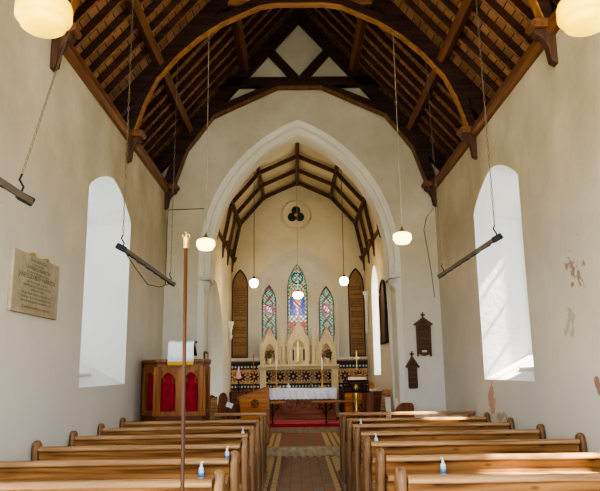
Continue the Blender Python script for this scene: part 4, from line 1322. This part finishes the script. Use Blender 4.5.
# ------------------------------------------------------------------ chancel furniture, left
FZ = .15
t = thing('prayer_desk', 'golden oak prayer desk with a sloping top and carved roundel, left of the aisle', 'desk', (-.97, 13.3, FZ))
side = [(-.26, 0), (.25, 0), (.275, .80), (.285, 1.06), (.26, 1.11), (-.31, .90), (-.29, .86), (-.26, .62)]
for yy in (-.30, .26):
    b = B(); prism(b, side, 'y', yy, yy+.04); obj('side_panel', b, M['desk'], t, bevel=.006)
b = B(); tube(b, [(.02+.075*math.cos(2*PI*i/20), -.305, .80+.075*math.sin(2*PI*i/20)) for i in range(20)], .014, 6, closed=True)
for a in range(4): sphere(b, (.02+.035*math.cos(a*PI/2), -.302, .80+.035*math.sin(a*PI/2)), .026, 1, .5, 1, 8)
obj('carved_roundel', b, M['oak'], t)
b = B(); beam(b, (-.335, -.01, .905), (.275, -.01, 1.13), .66, .028); obj('sloping_top', b, M['railoak'], t)
b = B(); box(b, .255, .29, -.27, .27, .02, 1.10); obj('front_board', b, M['pine_rail'], t)
b = B(); box(b, -.22, .24, -.26, .26, .45, .48); obj('shelf', b, M['desk'], t)

t = thing('side_chair', 'dark turned wooden chair behind the prayer desk', 'chair', (-1.40, 14.2, FZ))
for x in (-.17, .17):
    for y, h in ((-.16, .46), (.18, 1.0)):
        b = B(); lathe(b, [(.018, 0), (.026, .05), (.016, .09), (.028, .20), (.016, .26), (.028, .40), (.02, .46)] + ([(.016, .55), (.026, .66), (.016, .78), (.026, .90), (.03, .96), (.01, 1.0)] if h > .5 else []), (x, y, 0), 10)
        obj('leg', b, M['dark'], t, smooth=True)
b = B(); box(b, -.21, .21, -.2, .21, .46, .50); obj('seat', b, M['dark'], t, bevel=.01)
b = B(); box(b, -.17, .17, .165, .195, .86, .95); box(b, -.17, .17, .165, .195, .60, .65); obj('back_rail', b, M['oak'], t, bevel=.006)
b = B()
for x in (-.09, 0, .09): tube(b, [(x, .18, .64), (x, .18, .87)], .012, 6)
obj('spindle', b, M['oak'], t)

def stall(name, x0, x1, y0, label, flip=1):
    t = thing(name, label, 'choir stall', ((x0+x1)/2, y0, FZ))
    return t
t = stall('choir_stall', -1.95, -1.31, 12.90, 'oak choir stall with scrolled ends and a pale end panel, behind the pulpit')
scroll = [(-.09, 0), (.10, 0), (.10, .58), (.12, .68), (.085, .74), (.11, .84), (.115, .92), (.085, 1.0), (.03, 1.03), (-.03, 1.0), (-.06, .94), (-.07, .80), (-.09, .74)]
b = B(); prism(b, [(x+.02, z) for x, z in scroll], 'y', .10, .16); obj('stall_end', b, M['oak'], t, bevel=.012)
b = B(); prism(b, [(x-.23, z*.95) for x, z in scroll], 'y', .30, .36); obj('stall_end', b, M['oak'], t, bevel=.012)
b = B(); prism(b, [(-.21, 0), (-.03, 0), (-.05, .96), (-.17, .92)], 'y', -.02, .02); obj('end_panel', b, M['pine_rail'], t, bevel=.008)
b = B(); box(b, .12, .30, .12, .16, 0, .76); prism(b, [(.13, .0), (.30, .0), (.30, .80), (.26, .84), (.21, .82), (.17, .74), (.13, .72)], 'y', .10, .15); obj('book_rest', b, M['oak'], t, bevel=.01)
b = B(); box(b, -.12, .12, .16, .34, .42, .46); obj('seat', b, M['oak'], t)
b = B(); box(b, -.065, .065, -.006, .006, 0, .10, Matrix.Translation((-1.47, 12.985, .885)) @ Matrix.Rotation(-.2, 4, 'X') @ Matrix.Rotation(.35, 4, 'Y'))
tag(obj('hymn_sheet', b, M['white_cloth']), 'white hymn sheet propped on the left choir stall', 'paper')

t = thing('candle_stand', 'thin dark iron floor stand with a pink glass candle, left of the altar', 'candle stand', (-1.452, 15.0, FZ))
b = B()
for a in range(3): tube(b, [(0, 0, .10), (.09*math.cos(a*2.1), .09*math.sin(a*2.1), .05), (.14*math.cos(a*2.1), .14*math.sin(a*2.1), 0)], .012, 6)
obj('foot', b, M['iron'], t)
b = B(); tube(b, [(0, 0, .08), (0, 0, 1.24)], .013, 8); lathe(b, [(.013, 1.0), (.03, 1.03), (.013, 1.06)], seg=10); lathe(b, [(.02, 1.22), (.06, 1.245), (.06, 1.26)], seg=12); obj('stem', b, M['iron'], t)
b = B(); lathe(b, [(.03, 1.26), (.055, 1.30), (.05, 1.38), (.035, 1.43)], seg=14); obj('glass', b, M['pink'], t, smooth=True)
b = B(); lathe(b, [(.02, 1.42), (.018, 1.50), (.004, 1.53)], seg=10); obj('candle', b, M['wax'], t, smooth=True)
t = thing('banner_pole', 'thin upright wooden pole against the tiles left of the reredos', 'pole', (-1.235, 16.85, .33))
b = B(); tube(b, [(0, 0, .02), (0, 0, 1.68)], .011, 8); obj('shaft', b, M['desk'], t)
b = B(); lathe(b, [(.06, 0), (.05, .03), (.012, .05)], seg=10); obj('foot', b, M['iron'], t)

# ------------------------------------------------------------------ chancel furniture, right
t = thing('lectern', 'brass column lectern with a black fretwork book rest, before the right altar rail', 'lectern', (1.13, 13.8, FZ))
b = B(); lathe(b, [(.20, 0), (.20, .03), (.14, .05), (.06, .10), (.045, .14)], seg=20); obj('base', b, M['brass'], t, smooth=True)
b = B(); lathe(b, [(.04, .12), (.055, .18), (.038, .25), (.034, .55), (.055, .58), (.034, .62), (.05, .80), (.058, .95), (.045, 1.02), (.06, 1.08), (.03, 1.14)], seg=16); obj('column', b, M['brass'], t, smooth=True)
Mr = Matrix.Translation((0, -.02, 1.10)) @ Matrix.Rotation(-.35, 4, 'X')
b = B()
for x0, x1, z0, z1 in ((-.27, .27, .10, .125), (-.27, .27, -.125, -.10), (-.27, -.245, -.12, .12), (.245, .27, -.12, .12), (-.012, .012, -.12, .12)): box(b, x0, x1, -.015, .015, z0, z1, Mr)
rf = obj('rest_frame', b, M['black'], t)
b = B()
for s in (-1, 1):
    for cx_, cz_, r in ((.075, .045, .048), (.175, .045, .048), (.075, -.05, .045), (.175, -.05, .045), (.125, 0, .03)):
        tube(b, [(s*cx_+r*math.cos(2*PI*i/12), 0, cz_+r*math.sin(2*PI*i/12)) for i in range(12)], .010, 5, closed=True)
    for k_ in range(3): tube(b, [(s*.02, 0, -.10+.07*k_), (s*.13, 0, -.02+.03*k_), (s*.25, 0, -.08+.08*k_)], .009, 5)
for v in b.verts: v.co = Mr @ v.co
obj('fretwork', b, M['black'], rf)
b = B(); box(b, -.27, .27, -.07, .02, -.14, -.12, Mr); obj('book_ledge', b, M['black'], t)

t = thing('harmonium', 'brown wooden harmonium with a pale music shelf, right of the altar', 'harmonium', (1.36, 16.1, .331))
b = B(); box(b, -.34, .34, -.22, .22, .0, .84); obj('case', b, M['oak'], t, bevel=.01)
b = B(); box(b, -.36, .36, -.25, .24, .84, .88); obj('lid', b, M['dark'], t, bevel=.006)
b = B(); prism(b, [(-.23, .88), (.23, .88), (.23, 1.08), (.15, 1.15), (-.15, 1.15), (-.23, 1.08)], 'y', -.08, .12); obj('music_back', b, M['oak'], t, bevel=.01)
b = B(); box(b, -.22, .22, -.10, -.08, .98, 1.08); obj('pale_strip', b, M['paper'], t)
b = B()
for x in (-.22, 0, .22): box(b, x-.09, x+.09, -.235, -.22, .12, .74)
obj('front_panel', b, M['desk'], t, bevel=.006)

t = thing('altar_bench_cabinet', 'reddish brown panelled desk front at the right of the altar rail', 'cabinet', (1.55, 14.6, FZ))
b = B(); box(b, -.20, .20, -.14, .14, 0, .93); obj('case', b, M['altar'], t, bevel=.008)
b = B(); box(b, -.215, .215, -.16, .16, .93, .965); obj('top', b, M['oak'], t, bevel=.006)
b = B(); box(b, -.16, -.02, -.155, -.14, .12, .85); box(b, .02, .16, -.155, -.14, .12, .85); obj('panel', b, M['oak'], t, bevel=.006)
b = B(); box(b, 1.46, 1.64, 14.5, 14.66, 1.116, 1.165); tag(obj('white_book', b, M['white_cloth'], bevel=.006), 'thick white book lying on the reddish desk front', 'book')
b = B(); prism(b, [(1.47, 1.166), (1.60, 1.166), (1.60, 1.27), (1.56, 1.34), (1.52, 1.36), (1.50, 1.25)], 'y', 14.54, 14.64); tag(obj('wooden_box', b, M['desk'], bevel=.006), 'small reddish wooden stand on top of the white book', 'stand')
t = thing('altar_processional_cross', 'brass cross on a tall pole standing right of the reredos', 'cross', (1.43, 16.72, .331))
b = B(); tube(b, [(0, 0, .02), (0, 0, 1.28)], .013, 8); obj('shaft', b, M['desk'], t)
b = B(); lathe(b, [(.09, 0), (.08, .03), (.015, .06)], seg=12); obj('foot', b, M['iron'], t)
b = B(); box(b, -.011, .011, -.01, .01, 1.27, 1.73); box(b, -.10, .10, -.01, .01, 1.527, 1.549); lathe(b, [(.015, 1.22), (.035, 1.25), (.015, 1.29)], seg=10)
for x, z in ((-.10, 1.538), (.10, 1.538), (0, 1.73)): sphere(b, (x, 0, z), .018, seg=8)
obj('cross_head', b, M['brass'], t)

t = stall('choir_stall', 1.26, 1.74, 12.95, 'oak choir stall with a pale highlight along its sloping end at the right of the chancel step')
b = B(); prism(b, [(-.06, 0), (.0, 0), (.16, .98), (.15, 1.02), (.10, 1.02), (.06, .95)], 'y', -.02, .05); obj('end_highlight', b, M['pine_rail'], t, bevel=.01)  # pale piece standing in for the highlight on the stall end's edge
b = B(); box(b, .10, .24, .08, .14, 0, 1.0); obj('stall_end', b, M['oak'], t, bevel=.012)
b = B(); box(b, .09, .25, .06, .16, .90, 1.04); obj('poppy_head', b, M['railoak'], t, bevel=.02)
b = B(); box(b, -.24, -.06, .25, .30, 0, .98); obj('stall_back', b, M['oak'], t, bevel=.03)
b = B(); box(b, -.2, .22, .3, .6, .40, .44); obj('seat', b, M['oak'], t)
t = thing('low_screen', 'dark oak low screen with rounded corner against the right foot of the arch', 'screen', (1.78, 11.6, 0))
b = B(); prism(b, [(-.20, 0), (.16, 0), (.16, .95), (.12, 1.0), (-.04, 1.0), (-.12, .95), (-.20, .84)], 'y', -.03, .03); obj('board', b, M['oak'], t, bevel=.012)
b = B(); box(b, -.21, .18, -.06, .06, 0, .06); obj('foot', b, M['dark'], t, bevel=.006)
for x, z, a, lab in ((1.615, 1.07, -.03, 'tall narrow pale board leaning by the right foot of the arch, left of the pair'), (1.735, 1.03, .03, 'narrow pale board leaning by the right foot of the arch, right of the pair')):
    b = B(); box(b, -.05, .05, -.012, .012, 0, z, Matrix.Translation((x, 12.25, .005)) @ Matrix.Rotation(-.08, 4, 'X') @ Matrix.Rotation(a, 4, 'Y'))
    tag(obj('leaning_board', b, M['paper']), lab, 'board', 'pale boards by the arch')

# ------------------------------------------------------------------ light
wd = bpy.data.worlds.new('World'); bpy.context.scene.world = wd; wd.use_nodes = True
nt = wd.node_tree; bg = nt.nodes['Background']
bg.inputs['Color'].default_value = (.76, .88, 1.0, 1); bg.inputs['Strength'].default_value = 2.9
sl = bpy.data.lights.new('sun', 'SUN'); sl.energy = 20; sl.angle = .04; sl.color = (1.0, .93, .80)
so_ = bpy.data.objects.new('sun', sl); C.objects.link(so_)
so_.rotation_euler = Vector((-.65, .55, -1.0)).to_track_quat('-Z', 'Y').to_euler()

# ------------------------------------------------------------------ camera
F, P, RO, YW = 639.09, .1942, .0133, -.008
cp, sp, cw, sw, cr_, sr_ = math.cos(P), math.sin(P), math.cos(YW), math.sin(YW), math.cos(RO), math.sin(RO)
Y3 = Matrix(((cw, sw, 0), (-sw, cw, 0), (0, 0, 1)))
M3 = Matrix(((1, 0, 0), (0, -sp, cp), (0, cp, sp))) @ Y3
r, u, f = (Vector(M3[i]) for i in range(3))
r2, u2 = r*cr_ - u*sr_, r*sr_ + u*cr_
cam = bpy.data.cameras.new('camera'); cam.sensor_width = 36; cam.lens = F/600*36; cam.clip_start = .05
co = bpy.data.objects.new('camera', cam); C.objects.link(co)
mw = Matrix.Identity(4)
for i, v in enumerate((r2, u2, -f)):
    for j in range(3): mw[j][i] = v[j]
mw.translation = Vector((-.122, 0, 1.57)); co.matrix_world = mw
sc = bpy.context.scene; sc.camera = co
sc.view_settings.view_transform = 'AgX'; sc.view_settings.look = 'AgX - High Contrast'; sc.view_settings.exposure = 0.82
sc.cycles.use_denoising = True; sc.cycles.max_bounces = 10; sc.cycles.diffuse_bounces = 7; sc.cycles.transparent_max_bounces = 12
sc.cycles.sample_clamp_indirect = 6
